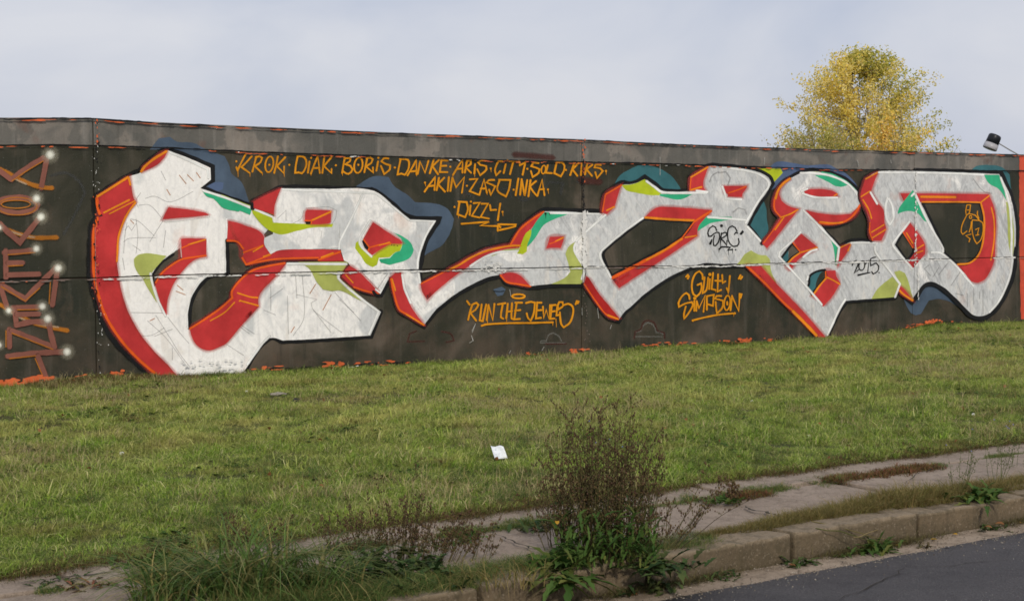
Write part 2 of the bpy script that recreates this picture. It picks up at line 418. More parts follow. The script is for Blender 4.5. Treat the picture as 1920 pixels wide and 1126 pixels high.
# ================= letter 1
g_ = 'l1'
BK(g_, 16, 'C 45 620 40 700 60 780 20 850 5 1000 0 1126 D 0 200 30 350 90 540 200 750 380 930 540 1060', .6)
BK(g_, 12, 'C 50 600 330 425 440 380', .5)
BK(g_, 12, 'C 440 380 470 330 650 190', .5)
BK(g_, 9, 'C 670 185 860 250 1072 340 1075 462 975 522 1150 590 1408 680 E 120 312', .25)
BK(g_, 9, 'F 1188 510 1105 722 360 765 300 740 255 735 150 830 80 945 20 1040', .25)
P(g_, 'fill', 'fill', 'C 675 195 860 265 1055 350 1058 455 965 530 1408 690 E 300 405 295 450 210 560 270 735 400 800 950 805 F 915 95 820 180 850 240 1000 380 1190 515 1100 715 360 755 300 735 250 735 150 830 80 950 0 1060 D 1290 1075 830 1085 750 1075 560 1055 400 920 240 750 110 540 50 350 20 200 18 0 C 25 900 60 790 110 770 70 740 50 610 330 430 440 390')
for s in ('C 300 900 330 860 360 900 400 840', 'C 400 800 415 960 400 1100', 'C 350 800 420 820 500 890 560 950', 'C 290 1000 340 970 570 965', 'C 480 620 560 600 700 650 900 560', 'C 420 680 520 680 640 810 520 1000', 'C 440 570 400 640 420 700',
          'C 620 380 660 460', 'C 660 900 640 1050', 'C 320 830 300 960 290 1100', 'C 370 1030 440 1080', 'D 480 590 640 740 800 960', 'D 540 720 690 660', 'D 690 820 690 920', 'D 270 60 285 160', 'D 420 720 520 710 620 650', 'D 550 545 680 750 760 880 840 980', 'D 650 560 760 700 830 780', 'D 1150 790 1290 880',
          'D 1260 640 1340 700', 'D 340 520 620 525', 'F 400 380 410 700', 'F 525 200 540 560 450 715', 'F 300 540 200 500', 'F 480 370 650 410 600 440 620 500 860 690', 'F 620 500 730 640 770 690', 'F 800 350 1020 590', 'F 840 410 960 520', 'F 260 300 260 500', 'F 470 210 480 400', 'F 0 620 120 700', 'F 250 400 360 320'):
    S(g_, 'sketch_line', 'sketch', 1.5, s, .7)
for s in ('C 780 415 840 490', 'C 850 410 905 465', 'C 930 390 965 440', 'C 670 540 700 590', 'C 350 810 380 840', 'D 730 290 780 330', 'D 720 340 800 370', 'D 500 590 540 570', 'F 640 280 590 360', 'F 770 370 700 500', 'F 430 690 460 640'):
    S(g_, 'sketch_line', 'mist', 1.6, s, .95)
for s in ('C 700 215 860 285 1030 365 1035 440', 'C 1196 800 1190 1000 D 1140 60 1140 185', 'D 1080 200 950 240 880 330 835 450 818 560 822 650', 'D 640 60 505 190 520 270 570 420 632 550', 'D 975 62 900 60 840 90 770 150', 'C 790 985 770 1030 700 1126', 'C 690 700 630 800 660 820 1040 775', 'F 400 108 900 112', 'F 830 185 832 235 1000 385 1170 512 1090 705', 'F 250 720 190 780 60 960'):
    S(g_, 'highlight', 'white', 4.6, s, .5)
P(g_, 'red_shade', 'red', 'D 750 1075 560 1055 400 920 240 750 110 540 50 350 20 200 18 0 C 25 900 60 790 110 770 70 740 50 610 330 430 345 430 360 520 380 620 400 650 340 730 290 830 250 960 235 1120 D 222 90 232 180 260 340 320 520 420 700 530 840 650 960')
P(g_, 'red_shade', 'red', 'C 675 195 660 240 590 320 440 392 460 350 620 220')
P(g_, 'red_shade', 'red', 'C 685 697 850 715 1010 745 1040 762 1000 770 632 803 650 760')
P(g_, 'dark_gap', 'panel', 'C 785 1055 D 765 65 545 290 518 205 600 90')
BK(g_, 5, 'D 765 65 690 110 600 190 540 285 518 210 600 100 700 30', .3)
P(g_, 'red_shade', 'red', 'C 795 975 830 970 1020 972 D 975 48 870 80 760 190 690 300 650 420 640 545 600 470 545 290 600 190 680 120 770 65')
P(g_, 'dark_gap', 'panel', 'C 1200 1000 1290 1005 1340 1060 E 30 720 15 765 55 828 340 785 695 775 700 797 420 805 110 872 0 955 D 1185 350 1190 390 1100 470 880 630 835 645 828 520 860 400 930 280 1020 210 1145 190')
BK(g_, 7, 'C 1200 985 1205 1126 D 1160 190 1130 205 1020 215 935 285 865 400 838 520 838 645 880 628 1100 470 1187 392 1182 350 1261 250 E 20 930 110 862 420 795 700 785', .3)
BK(g_, 5, 'E 55 838 340 795 690 785', .3)
BK(g_, 5, 'C 1200 1002 1290 1012 1335 1060', .3)
P(g_, 'red_shade', 'red', 'C 1210 815 1300 835 1408 875 E 80 490 170 530 215 590 215 650 270 735 340 700 540 690 880 695 885 720 915 790 700 797 690 773 340 780 180 800 55 828 15 765 35 720 0 665 C 1340 1060 1290 1000 1200 990')
P(g_, 'red_shade', 'red', 'E 400 808 250 835 110 875 0 960 D 1190 345 1195 395 1100 480 835 650 850 710 890 790 950 830 1010 838 1080 815 1150 775 F 0 645 50 590 160 470 155 400 200 320 300 220 390 110')
P(g_, 'green_accent', 'green', 'C 985 555 1200 625 1408 705 E 100 345 90 388 0 350 C 1300 735 1170 705 1110 650 1080 620 1020 600')
P(g_, 'lime_accent', 'lime', 'E 105 345 180 370 285 415 290 455 500 465 820 468 808 495 640 500 500 530 370 562 300 545 210 490 110 370')
P(g_, 'olive_accent', 'olive', 'D 370 130 365 70 400 35 480 20 640 42 520 180 502 210 520 290 560 440 480 310 430 220 400 190')
P(g_, 'olive_accent', 'olive', 'F 490 95 560 130 600 170 640 250 700 325 780 340 850 335 1000 410 1080 440 910 290 850 240 820 190 870 170 915 92')
S(g_, 'lime_accent', 'lime', 2.2, 'C 1150 592 1408 688 E 120 318 305 388', .4)
for s in ('C 985 548 1200 618 1408 700 E 120 335 290 408 292 440', 'F 400 108 900 112', 'F 830 185 832 235 1000 385 1170 512 1090 705', 'D 505 190 520 270 570 420 632 550'):
    S(g_, 'highlight', 'white', 4.6, s, .45)
def OR(g, wpx, s, mat='orange', soft=.4): S(g, 'orange_line', mat, wpx, s, soft)
OR(g_, 4.5, 'C 55 605 330 432', 'amber'); OR(g_, 4, 'C 335 435 350 500', 'amber'); OR(g_, 3.5, 'C 115 745 340 632', 'amber'); OR(g_, 2.5, 'C 165 755 390 640', 'amber')
OR(g_, 4, 'C 395 655 335 735 285 835 245 965 235 1120 D 222 90', 'amber')
OR(g_, 5.5, 'C 55 615 62 700 80 755', 'orange'); OR(g_, 5.5, 'C 60 790 28 900 22 1050 D 28 200 60 350 120 535 250 745 410 920 570 1055')
OR(g_, 5, 'C 445 385 475 340 560 270 668 205', 'amber')
OR(g_, 3, 'C 860 1025 1010 980', 'amber'); OR(g_, 2.5, 'C 800 1055 870 1025'); OR(g_, 3.5, 'D 975 40 860 55 770 72 700 110 600 190 550 270')
OR(g_, 3.5, 'C 1200 990 1290 1000 1345 1062'); OR(g_, 3, 'E 30 720 205 655'); OR(g_, 3, 'E 60 820 270 740'); OR(g_, 2.5, 'E 115 712 200 662', 'amber'); OR(g_, 2.5, 'E 205 755 262 735', 'amber')
OR(g_, 3.5, 'E 20 765 55 825 180 798 340 775 690 765', 'orange'); OR(g_, 3.5, 'E 690 785 885 712'); OR(g_, 3, 'E 715 762 820 722', 'amber')
OR(g_, 4, 'E 395 812 250 838 110 878 0 965 D 1192 345 1196 398 1100 482 990 560 838 658'); OR(g_, 3, 'D 1240 355 1351 390 F 150 395', 'amber'); OR(g_, 3, 'D 1255 425 F 0 420 155 462', 'amber'); OR(g_, 2.6, 'D 1215 435 1130 520 1010 590', 'amber')

# ================= letter 2
g_ = 'l2'
BK(g_, 9, 'E 112 330 115 265 240 205 360 148 760 152 1180 168 G 380 258 530 370 690 497 955 515 945 545 880 640 825 750 800 880 782 965 792 1080', .25)
P(g_, 'fill', 'fill', 'E 360 155 760 160 1180 180 G 690 515 945 525 870 620 810 740 780 880 772 975 H 405 310 240 330 150 370 60 520 0 490 E 1000 1020 895 930 920 880 970 835 950 805 915 790 885 690 540 690 340 700 270 735 215 650 215 590 290 555 295 450 300 400 300 330 330 230')
S(g_, 'sketch_line', 'sketch', 1.5, 'E 330 420 405 350 405 440', .7); S(g_, 'sketch_line', 'sketch', 1.3, 'E 580 330 780 320 850 350 840 420 800 480', .7); S(g_, 'sketch_line', 'sketch', 1.6, 'E 650 690 870 680', .7)
S(g_, 'sketch_line', 'sketch', 1.4, 'E 470 460 540 420 560 350', .7); S(g_, 'sketch_line', 'sketch', 1.6, 'E 1080 900 1210 1040 1300 900', .8)
P(g_, 'red_shade', 'red', 'E 360 155 240 208 120 270 120 330 300 388 302 330 322 240')
P(g_, 'lime_accent', 'lime', 'E 105 350 180 372 285 415 290 455 500 465 820 468 808 495 640 500 500 530 370 562 300 545 210 490 110 372')
P(g_, 'red_shade', 'red', 'E 590 342 790 348 802 360 798 455 780 465 630 470 572 440 575 360')
P(g_, 'dark_gap', 'black_fill', 'E 570 447 630 445 622 470 582 472')
OR(g_, 3.5, 'E 625 440 800 360', 'amber'); OR(g_, 2.5, 'E 570 438 632 440 625 468')
P(g_, 'lime_accent', 'lime', 'G 255 700 220 730 215 775 270 850 310 910 370 942 410 920 425 860 520 855 570 810 610 800 632 740 530 735 430 790 355 852 300 800')
P(g_, 'green_accent', 'green', 'G 550 635 630 670 700 720 732 790 705 850 640 890 560 910 520 922 440 900 425 872 520 862 570 812 612 798 632 740 620 690')
P(g_, 'red_shade', 'red', 'G 372 545 500 630 615 705 632 728 620 738 530 738 430 792 355 840 320 790 288 690')
P(g_, 'dark_gap', 'black_fill', 'G 275 712 292 700 340 765 322 792 298 770')
OR(g_, 3.2, 'G 290 698 342 768 330 800'); OR(g_, 3.2, 'G 345 768 430 745 530 732'); OR(g_, 2.5, 'G 425 750 520 722', 'amber')
DOT(g_, 'dark_dot', 'ink', 'G 538 748 558 750 586 754', 1.1)
for s in ('G 350 530 300 610 255 700 270 760 360 848', 'G 278 305 180 520 80 720 75 780', 'G 700 532 915 538 850 640 800 760 768 880 765 965', 'E 380 165 1170 198 G 400 295 690 528'):
    S(g_, 'highlight', 'white', 4.4, s, .55)
P(g_, 'dark_gap', 'black_fill', 'E 880 935 905 925 1000 1020 1225 1085 1225 1108 1090 1085 960 1010')
P(g_, 'red_shade', 'red', 'E 970 835 1050 890 1150 990 1238 1082 1220 1090 1000 1020 895 930 920 880')
OR(g_, 2.8, 'E 930 915 995 985', 'amber'); OR(g_, 3.4, 'E 1000 1022 1100 1055 1230 1086')
S(g_, 'highlight', 'white', 4.0, 'F 840 180 832 235 900 300', .5)
BK(g_, 6, 'H 0 500 30 532 70 532 105 470 155 385', .25)
S(g_, 'highlight', 'white', 3.4, 'H 20 480 60 510 145 360 205 322', .5)

# ================= letter 3
g_ = 'l3'
BK(g_, 9, 'H 405 320 415 425 640 303 760 235 880 165 1000 115 1210 76 K 500 355 590 215 690 130 790 65 1000 68 1310 74', .3)
BK(g_, 8, 'H 150 385 180 540 222 668 290 712 448 806 500 735 560 665 650 590 760 512 980 402 1120 362 K 415 640 465 706 575 730 680 748 900 728 1145 728', .25)
P(g_, 'fill', 'fill', 'H 240 330 405 310 415 430 640 320 850 195 1000 125 1200 90 K 500 370 590 230 700 140 795 78 1335 100 1200 240 1090 340 1060 400 1090 480 1165 590 1145 715 900 715 680 735 575 715 470 695 415 632 300 655 120 740 0 815 H 560 650 500 720 450 790 290 695 228 660 185 540 150 380')
P(g_, 'red_shade', 'red', 'H 150 380 190 335 230 320 245 335 260 430 300 560 350 660 440 780 448 795 290 700 228 662 185 540')
P(g_, 'red_shade', 'red', 'H 415 435 640 315 850 195 1000 128 1200 88 1285 95 1285 115 1150 130 1020 165 930 215 850 270 720 360 560 490 475 572 430 500')
S(g_, 'lime_accent', 'olive', 3, 'K 340 460 450 422 570 408', .5)
for s in ('K 150 558 220 510 300 468 400 436 575 424', 'H 255 350 275 470 330 600', 'H 395 320 410 425'): S(g_, 'highlight', 'white', 4.4, s, .55)
P(g_, 'red_shade', 'red', 'K 500 372 590 230 700 140 795 78 760 140 700 210 640 280 590 375')
P(g_, 'green_accent', 'green', 'K 805 82 1015 98 900 140 795 195 760 245 720 310 655 385 630 360 685 240 740 150')
P(g_, 'lime_accent', 'lime', 'K 688 235 682 290 655 360 645 430 612 452 560 448 575 420 590 375 640 265')
P(g_, 'red_shade', 'red', 'K 850 300 975 295 968 335 945 398 880 395 818 402')
OR(g_, 3.4, 'K 900 340 968 305', 'amber'); OR(g_, 2, 'K 845 362 910 340')
P(g_, 'olive_accent', 'olive', 'K 1130 310 1070 390 1075 440 1140 560 1160 600 1135 670 1140 715 860 715 980 660 1030 605 1010 530 985 450 1010 390 1060 350')
P(g_, 'red_shade', 'red', 'K 415 632 470 615 530 615 590 640 640 690 682 735 575 715 470 695')
OR(g_, 3.6, 'K 415 635 470 695 575 716 680 735'); OR(g_, 4, 'K 500 378 590 378', 'amber'); OR(g_, 4, 'H 640 320 760 262 850 205 1000 140 1200 98 1285 95', 'amber'); OR(g_, 3, 'H 420 430 640 318'); OR(g_, 4, 'K 505 365 590 232 700 142 795 80')
OR(g_, 4, 'H 155 385 188 540 230 658 290 695 445 792'); OR(g_, 3.2, 'H 165 390 195 490', 'amber'); OR(g_, 2.6, 'H 290 700 442 790', 'amber')
for s in ('K 850 90 1325 98 1240 190 1130 290 1070 370 1065 420 1110 500 1152 590 1130 670',): S(g_, 'highlight', 'white', 4.6, s, .5)
DOT(g_, 'dark_dot', 'ink', 'K 812 95', 2.2); DRIP(g_, 'dark_dot', 'ink', 'K 812 95 814 140 K 845 92 850 108', 1.8)

# ================= letter 4
g_ = 'l4'
BK(g_, 9, 'L 222 500 235 420 250 340 320 295 400 243 470 256 540 236 605 196 680 245 770 314 1000 320', .3)
BK(g_, 8.5, 'N 68 400 80 243 180 180 285 120 430 122 640 140 830 178 965 245 998 320 940 425 840 565 722 780 800 880 885 990', .2)
BK(g_, 8, 'M 60 480 160 620 268 768 375 808 430 730 480 688 600 578 800 440 1000 345 1130 302 1182 302 1185 322 P 0 270 100 268', .25)
P(g_, 'fill', 'fill', 'L 230 508 260 345 400 265 470 262 540 245 605 215 770 320 1000 322 N 75 400 90 250 285 130 430 132 640 150 830 190 955 255 985 320 930 420 830 560 715 780 880 985 P 385 130 380 262 0 265 M 1180 295 1130 295 1000 335 800 430 600 570 480 680 425 725 375 795 270 750 70 475 90 360 60 300 L 0 880 0 770 130 640 265 530')
P(g_, 'red_shade', 'red', 'L 258 350 400 265 375 340 345 440 335 465 270 525 228 507')
P(g_, 'lime_accent', 'lime', 'L 400 265 470 264 540 246 605 215 640 240 755 335 730 357 640 355 540 337 440 312')
P(g_, 'green_accent', 'green', 'L 735 345 880 348 1030 345 950 385 890 396 830 385 740 362')
P(g_, 'red_shade', 'red', 'N 90 252 285 130 265 185 230 300 235 370 255 402 80 400')
P(g_, 'red_shade', 'red', 'N 455 347 715 345 710 372 665 432 660 470 505 466 500 438 465 420')
OR(g_, 2.8, 'N 510 425 600 395 705 352'); OR(g_, 3.6, 'N 90 392 210 358', 'amber'); OR(g_, 3.4, 'N 92 250 280 138', 'amber'); OR(g_, 2.4, 'N 92 260 82 390')
OR(g_, 3.4, 'L 262 348 400 268'); OR(g_, 2.6, 'L 258 355 234 500'); OR(g_, 3.4, 'L 270 490 338 458', 'amber')
P(g_, 'red_shade', 'red', 'L 605 550 680 480 740 458 960 468 1180 485 1195 500 1100 600 1070 655 1070 715 930 810 790 905 M 560 395 380 515 350 480 315 430 L 600 900 935 730 1040 590')
P(g_, 'red_shade', 'deep_red', 'M 375 430 460 385 468 400 400 445 380 450')
P(g_, 'dark_gap', 'panel', 'L 600 560 1040 590 935 725 780 830 480 985 315 1075 270 980 232 880 260 830 440 680')
BK(g_, 6, 'L 605 565 820 578 1035 592 935 722 780 822 480 978 312 1068 272 980 238 880 262 832 440 685 600 565', .35)
OR(g_, 4.5, 'L 608 552 820 568 1045 578', 'amber'); OR(g_, 5, 'L 1045 585 1110 545 1190 495'); OR(g_, 3, 'L 1040 592 935 730'); OR(g_, 6, 'L 935 738 780 842 600 935 320 1082'); OR(g_, 3, 'L 960 728 1060 712', 'amber'); OR(g_, 3.5, 'L 930 740 800 825 620 925', 'amber')
P(g_, 'green_accent', 'green', 'N 270 680 545 690 550 715 400 742 300 765 165 852 180 790')
P(g_, 'red_shade', 'deep_red', 'M 90 410 112 425 200 560 290 670 380 778 372 795 270 750 70 480')
OR(g_, 3, 'M 72 480 170 625 270 750 372 792'); OR(g_, 3.4, 'M 280 752 370 786', 'amber')
P(g_, 'olive_accent', 'olive', 'P 10 252 50 210 90 150 160 108 230 150 320 160 355 200 365 262')
for s in ('L 260 530 130 640 0 760', 'L 590 555 430 670 250 820 212 870 225 930 270 1010 305 1080', 'L 620 232 700 290 760 330 1150 335', 'N 280 692 420 702 700 725', 'N 440 352 475 450 480 490 655 498', 'N 440 142 640 165 830 212 945 285 955 350 900 430 820 550 700 760', 'N 720 800 880 975', 'L 1060 318 1160 328'):
    S(g_, 'highlight', 'white', 4.6, s, .5)
for s in ('N 400 200 480 190 530 260 500 340', 'N 300 300 330 230 400 190', 'N 560 640 620 590 690 610 710 660'): S(g_, 'sketch_line', 'sketch', 3, s, .9)
def INK(s, w=2.6): S('src', 'ink', 'ink', w, s, .3, corner=70)
INK('N 378 842 365 805 335 790 300 815 280 870 290 905 315 905 350 875 380 860 405 865 412 910 395 975 365 1010 345 1005 340 960 352 898'); INK('N 432 868 420 975'); INK('N 428 880 470 862 495 872 480 900 425 932 460 965 490 1008 492 952')
INK('N 612 870 590 862 575 885'); INK('N 605 850 585 810 550 790 515 810 500 860 502 930 525 985 565 1018 605 1012 628 970 620 930'); INK('N 300 990 325 942'); INK('N 312 995 322 960'); INK('N 640 880 665 845'); INK('N 650 885 675 855')
INK('N 405 1050 430 1024 530 1028 500 1058 555 1050', 3.2); DOT('src', 'ink', 'ink', 'N 432 788', 3.0, .3); DOT('src', 'ink', 'ink', 'N 588 1055', 1.4, .3)
DRIP('src', 'ink', 'ink', 'N 420 970 418 1040 N 510 1058 508 1110 N 553 1050 556 1095 N 405 1050 404 1085')

# ================= letter 5
g_ = 'l5'
BK(g_, 8.5, 'O 45 800 130 690 212 552 160 490 142 400 180 290 250 210 320 165 440 112 550 102 700 125 850 188 960 290 1002 385 985 465 900 565 800 615 700 632 600 628', .2)
BK(g_, 8, 'O 590 625 700 735 790 828 905 772 1095 775', .25)
BK(g_, 7, 'P 100 268 300 450 500 660 700 845 850 1012', .3); BK(g_, 7, 'P 1689 606 1400 628 1165 648 1080 780 1010 930 975 1000', .25)
P(g_, 'fill', 'fill', 'O 320 175 440 120 550 110 700 135 850 200 950 290 995 380 980 460 900 550 760 605 600 612 700 735 790 838 905 785 1160 785 1130 840 1200 960 1330 1120 P 1689 390 1689 600 1400 620 1160 640 1080 760 970 1000 930 1040 850 1010 500 660 100 258 250 255 330 85 O 45 800 130 690 220 550 160 480 150 400 190 290 250 220')
P(g_, 'red_shade', 'red', 'O 320 175 250 220 190 290 150 400 160 480 220 552 130 690 45 800 95 845 150 780 270 630 400 470 300 440 235 390 210 330 230 260 280 210')
P(g_, 'red_shade', 'red', 'O 460 482 600 510 760 525 900 515 988 430 975 485 900 560 760 607 600 614 570 590')
P(g_, 'red_shade', 'red', 'O 438 302 480 284 560 278 650 281 730 298 772 322 772 345 700 351 550 345 470 330')
P(g_, 'green_accent', 'green', 'O 550 145 650 150 780 185 885 232 850 245 800 258 750 250 680 210 600 172')
P(g_, 'green_accent', 'green', 'O 565 610 640 675 700 740 788 840 768 1010 745 1005 740 900 710 780 640 700')
P(g_, 'red_shade', 'red', 'O 792 840 905 788 870 870 810 960 772 1020 766 980')
P(g_, 'olive_accent', 'olive', 'P 10 252 50 210 90 150 160 108 230 150 320 160 355 200 370 320 430 455 370 410 260 268')
P(g_, 'red_shade', 'red', 'O 345 775 420 705 500 770 580 835 570 852 470 900 390 960 350 1010 320 1070 285 1030 268 1000 330 920 410 880')
P(g_, 'dark_gap', 'teal', 'O 228 942 335 798 300 860 300 965 270 1000'); P(g_, 'dark_gap', 'panel', 'O 335 798 412 880 340 925 300 968 298 845')
BK(g_, 4.5, 'O 335 800 412 880 340 930 270 1000 228 940 335 800', .2)
OR(g_, 3.2, 'O 418 884 345 935 285 1000', 'amber'); OR(g_, 3, 'O 415 882 340 790'); OR(g_, 3, 'O 420 884 490 865 575 838', 'amber')
P(g_, 'red_shade', 'red', 'P 940 322 1050 318 1060 380 1102 450 1020 590 920 702 800 585 945 400')
P(g_, 'dark_gap', 'teal', 'P 940 315 950 385 880 470 800 572 755 500 775 460 768 395 830 340'); P(g_, 'dark_gap', 'panel', 'P 940 320 948 385 880 470 835 525 850 430 900 340')
BK(g_, 4.5, 'P 940 315 880 322 820 345 775 385 772 455 755 500 800 572 875 475 948 385 940 315', .2)
OR(g_, 3.4, 'P 955 398 880 485 808 588', 'amber'); OR(g_, 3, 'P 945 385 1020 420 1098 465', 'amber'); OR(g_, 2.4, 'P 950 395 946 330')
P(g_, 'red_shade', 'red', 'P 100 258 260 268 430 460 700 740 945 1020 900 1045 850 1005 500 655')
OR(g_, 4.5, 'P 105 265 300 448 500 655 600 745'); OR(g_, 6, 'P 600 748 740 888 850 1005', 'amber')
OR(g_, 4.5, 'O 315 178 250 225 200 290 175 370', 'amber'); OR(g_, 3.4, 'O 165 380 165 470 225 548'); OR(g_, 3, 'O 225 550 320 515 390 475', 'amber'); OR(g_, 2.4, 'O 240 560 60 795'); OR(g_, 2.6, 'O 255 550 170 670', 'amber')
OR(g_, 4, 'O 590 602 700 612 830 592 920 530 985 430'); OR(g_, 2.8, 'O 600 592 720 604 820 596', 'amber'); OR(g_, 2.6, 'O 735 345 768 325', 'amber'); OR(g_, 3, 'O 792 840 905 790 870 870', 'amber')
P(g_, 'lime_accent', 'lime', 'O 480 118 560 112 620 125 540 132')
S(g_, 'green_accent', 'green', 2.5, 'O 620 118 720 140 850 205 940 285', .4)
for s in ('O 415 125 550 125 700 150 850 215 940 300 975 370', 'O 440 480 600 640 785 838 768 960', 'O 900 795 1155 793 1132 850 1200 960 1330 1110 P 1689 395', 'O 415 690 320 790 215 885 208 925 P 460 180 700 440 905 680', 'P 855 98 790 118 710 182', 'P 1155 622 1090 730 1020 880 965 1000', 'P 760 380 750 420', 'O 432 300 445 318', 'O 430 320 560 358 770 362', 'O 420 300 480 275'):
    S(g_, 'highlight', 'white', 4.4, s, .5)
def INK2(s): S('year', 'ink', 'ink', 2.3, s, .3, corner=70)
INK2('O 910 1010 925 975 950 962 968 985 955 1030 928 1085 970 1052'); ELL('year', 'ink', 'ink', 2.3, 'O', 1003, 1012, 28, 46, .3, .2); INK2('O 1035 1000 1072 960 1060 1070'); INK2('O 1135 930 1090 945 1088 1012 1140 985 1165 1015 1155 1065 1112 1092 1098 1070'); INK2('O 965 1106 1080 1078'); INK2('O 965 1100 1070 1078'); DOT('year', 'ink', 'ink', 'O 1168 1078', 1.3, .3)

# ================= letter 6
g_ = 'l6'
BK(g_, 8.5, 'Q 175 772 145 690 155 600 110 470 62 345 105 180 160 140 240 100', .25)
BK(g_, 8, 'Q 590 96 1000 106 1422 125 1510 330 1562 560 1570 750 1550 960 R 1828 150 1795 350 1715 550 1612 715 1510 798 1420 820 1320 790 1230 702 1060 535 960 462 880 432 800 455 720 565 665 638 520 525', .2)
P(g_, 'fill', 'fill', 'Q 240 110 570 106 1000 118 1400 135 1500 330 1550 550 1560 750 1540 960 R 1815 150 1780 350 1700 540 1600 700 1500 780 1420 802 1330 775 1230 690 1060 520 960 450 880 440 800 465 720 570 665 625 520 520 525 430 250 80 240 20 Q 240 790 180 775 155 690 160 600 120 470 70 350 115 180')
P(g_, 'red_shade', 'red', 'Q 242 112 205 200 170 300 230 400 290 480 300 600 316 660 270 772 180 775 155 690 160 590 120 470 70 350 115 180')
P(g_, 'olive_accent', 'olive', 'R 205 600 250 520 300 460 440 350 523 432 470 580'); P(g_, 'olive_accent', 'olive', 'R 460 300 520 280 580 310 620 400 650 520 680 612 600 530 525 430')
P(g_, 'red_shade', 'red', 'R 528 450 600 520 672 622 540 540 515 500'); OR(g_, 4, 'R 520 505 560 545 668 618', 'amber')
P(g_, 'red_shade', 'red', 'Q 450 320 900 322 1300 328 1350 450 1372 600 1362 800 R 1590 150 1540 290 1480 380 1400 418 1330 405 1250 310 1170 215 Q 665 405 480 388')
P(g_, 'dark_gap', 'panel', 'Q 665 410 940 405 1215 410 1250 550 1245 750 1200 900 1120 980 1060 1003 990 990 930 940 870 880 850 800 750 590')
BK(g_, 5, 'Q 665 410 940 407 1215 412 1248 550 1243 750 1198 900 1120 978 1060 1000 990 988 930 940 872 880 850 800 750 590 665 415', .3)
P(g_, 'green_accent', 'green', 'Q 572 285 592 320 660 460 722 602 680 582 620 512 540 490 480 495 425 518 440 460 520 350')
P(g_, 'green_accent', 'green', 'Q 1255 142 1400 142 1440 260 1472 392 1400 282 1300 222')
P(g_, 'olive_accent', 'olive', 'Q 1465 400 1490 400 1530 560 1545 750 1530 930 1510 900 1485 760 1480 600')
P(g_, 'red_shade', 'red', 'Q 545 600 600 670 685 800 690 900 570 1045 508 968 575 890 575 850 472 692')
P(g_, 'dark_gap', 'panel', 'Q 472 695 575 845 572 892 515 962 408 812'); BK(g_, 4.5, 'Q 472 697 572 845 570 892 515 960 410 812 472 697', .25)
OR(g_, 3, 'Q 478 692 572 840'); OR(g_, 2.8, 'Q 510 698 572 800', 'amber'); OR(g_, 2.8, 'Q 605 855 675 812', 'amber'); OR(g_, 2.6, 'Q 608 890 668 870', 'amber')
OR(g_, 5, 'Q 650 352 980 356', 'amber'); OR(g_, 3, 'Q 660 402 1040 402 1225 406', 'amber'); OR(g_, 3, 'Q 1228 402 1305 342', 'amber'); OR(g_, 3.4, 'Q 1225 410 1256 550 1250 750 1205 905 1120 985 1000 1000', 'amber'); OR(g_, 2.8, 'Q 1325 455 1348 560 1355 700 1345 820 1320 960', 'amber')
OR(g_, 3, 'Q 75 352 160 298', 'amber'); OR(g_, 3, 'Q 92 380 150 480 175 560', 'amber'); OR(g_, 3, 'Q 175 692 295 620', 'amber'); OR(g_, 3, 'Q 185 745 312 665', 'amber'); OR(g_, 3, 'Q 120 182 235 118', 'amber'); OR(g_, 2.4, 'Q 160 600 158 690 185 770')
for s in ('Q 588 312 700 560 800 740 862 850 860 885', 'Q 750 885 830 888 900 935 1000 1030 1080 1120 R 1240 330 1350 455', 'Q 1415 170 1470 320 1505 470 1520 700 1518 920 R 1790 150 1755 360 1640 620 1530 750', 'Q 540 590 380 800 382 825 530 1000 568 1045', 'R 245 10 252 75 400 270 525 432 470 580', 'Q 245 118 570 120 1000 130 1250 142', 'Q 165 310 230 420', 'Q 560 345 590 312'):
    S(g_, 'highlight', 'white', 4.4, s, .5)
for s in ('R 1280 540 1285 690', 'R 1355 480 1355 660', 'R 1458 500 1460 770', 'R 1420 520 1420 600', 'R 1240 560 1150 540', 'R 900 350 960 250', 'R 1100 450 1200 300', 'R 870 340 800 260 850 220', 'Q 1150 180 1250 300 1330 320', 'R 1060 200 960 330'): S(g_, 'sketch_line', 'sketch', 1.8, s, .6)
S(g_, 'highlight', 'white', 5, 'Q 330 360 310 450 320 560 350 620 385 560 375 440 340 370', .6)
def FIG(s, w=2.0): S('figure', 'line', 'ochre', w, s, .4, corner=60)
FIG('Q 1090 430 1125 430 1112 510 1085 530 1078 490 1090 430'); FIG('Q 1085 535 1045 620 1035 690 1050 712 1090 682'); FIG('Q 1112 515 1170 530 1210 580 1240 600 1245 690 1220 770 1185 802 1160 760 1138 660 1142 575 1210 580'); ELL('figure', 'line', 'ochre', 1.8, 'Q', 1125, 547, 12, 14)
FIG('Q 1132 590 1128 640 1112 690'); FIG('Q 1172 668 1205 652 1190 720'); FIG('Q 1175 722 1205 716'); FIG('Q 1130 710 1080 725 1120 755 1110 785'); FIG('Q 1192 490 1190 520 1205 560'); FIG('Q 1090 480 1110 478')

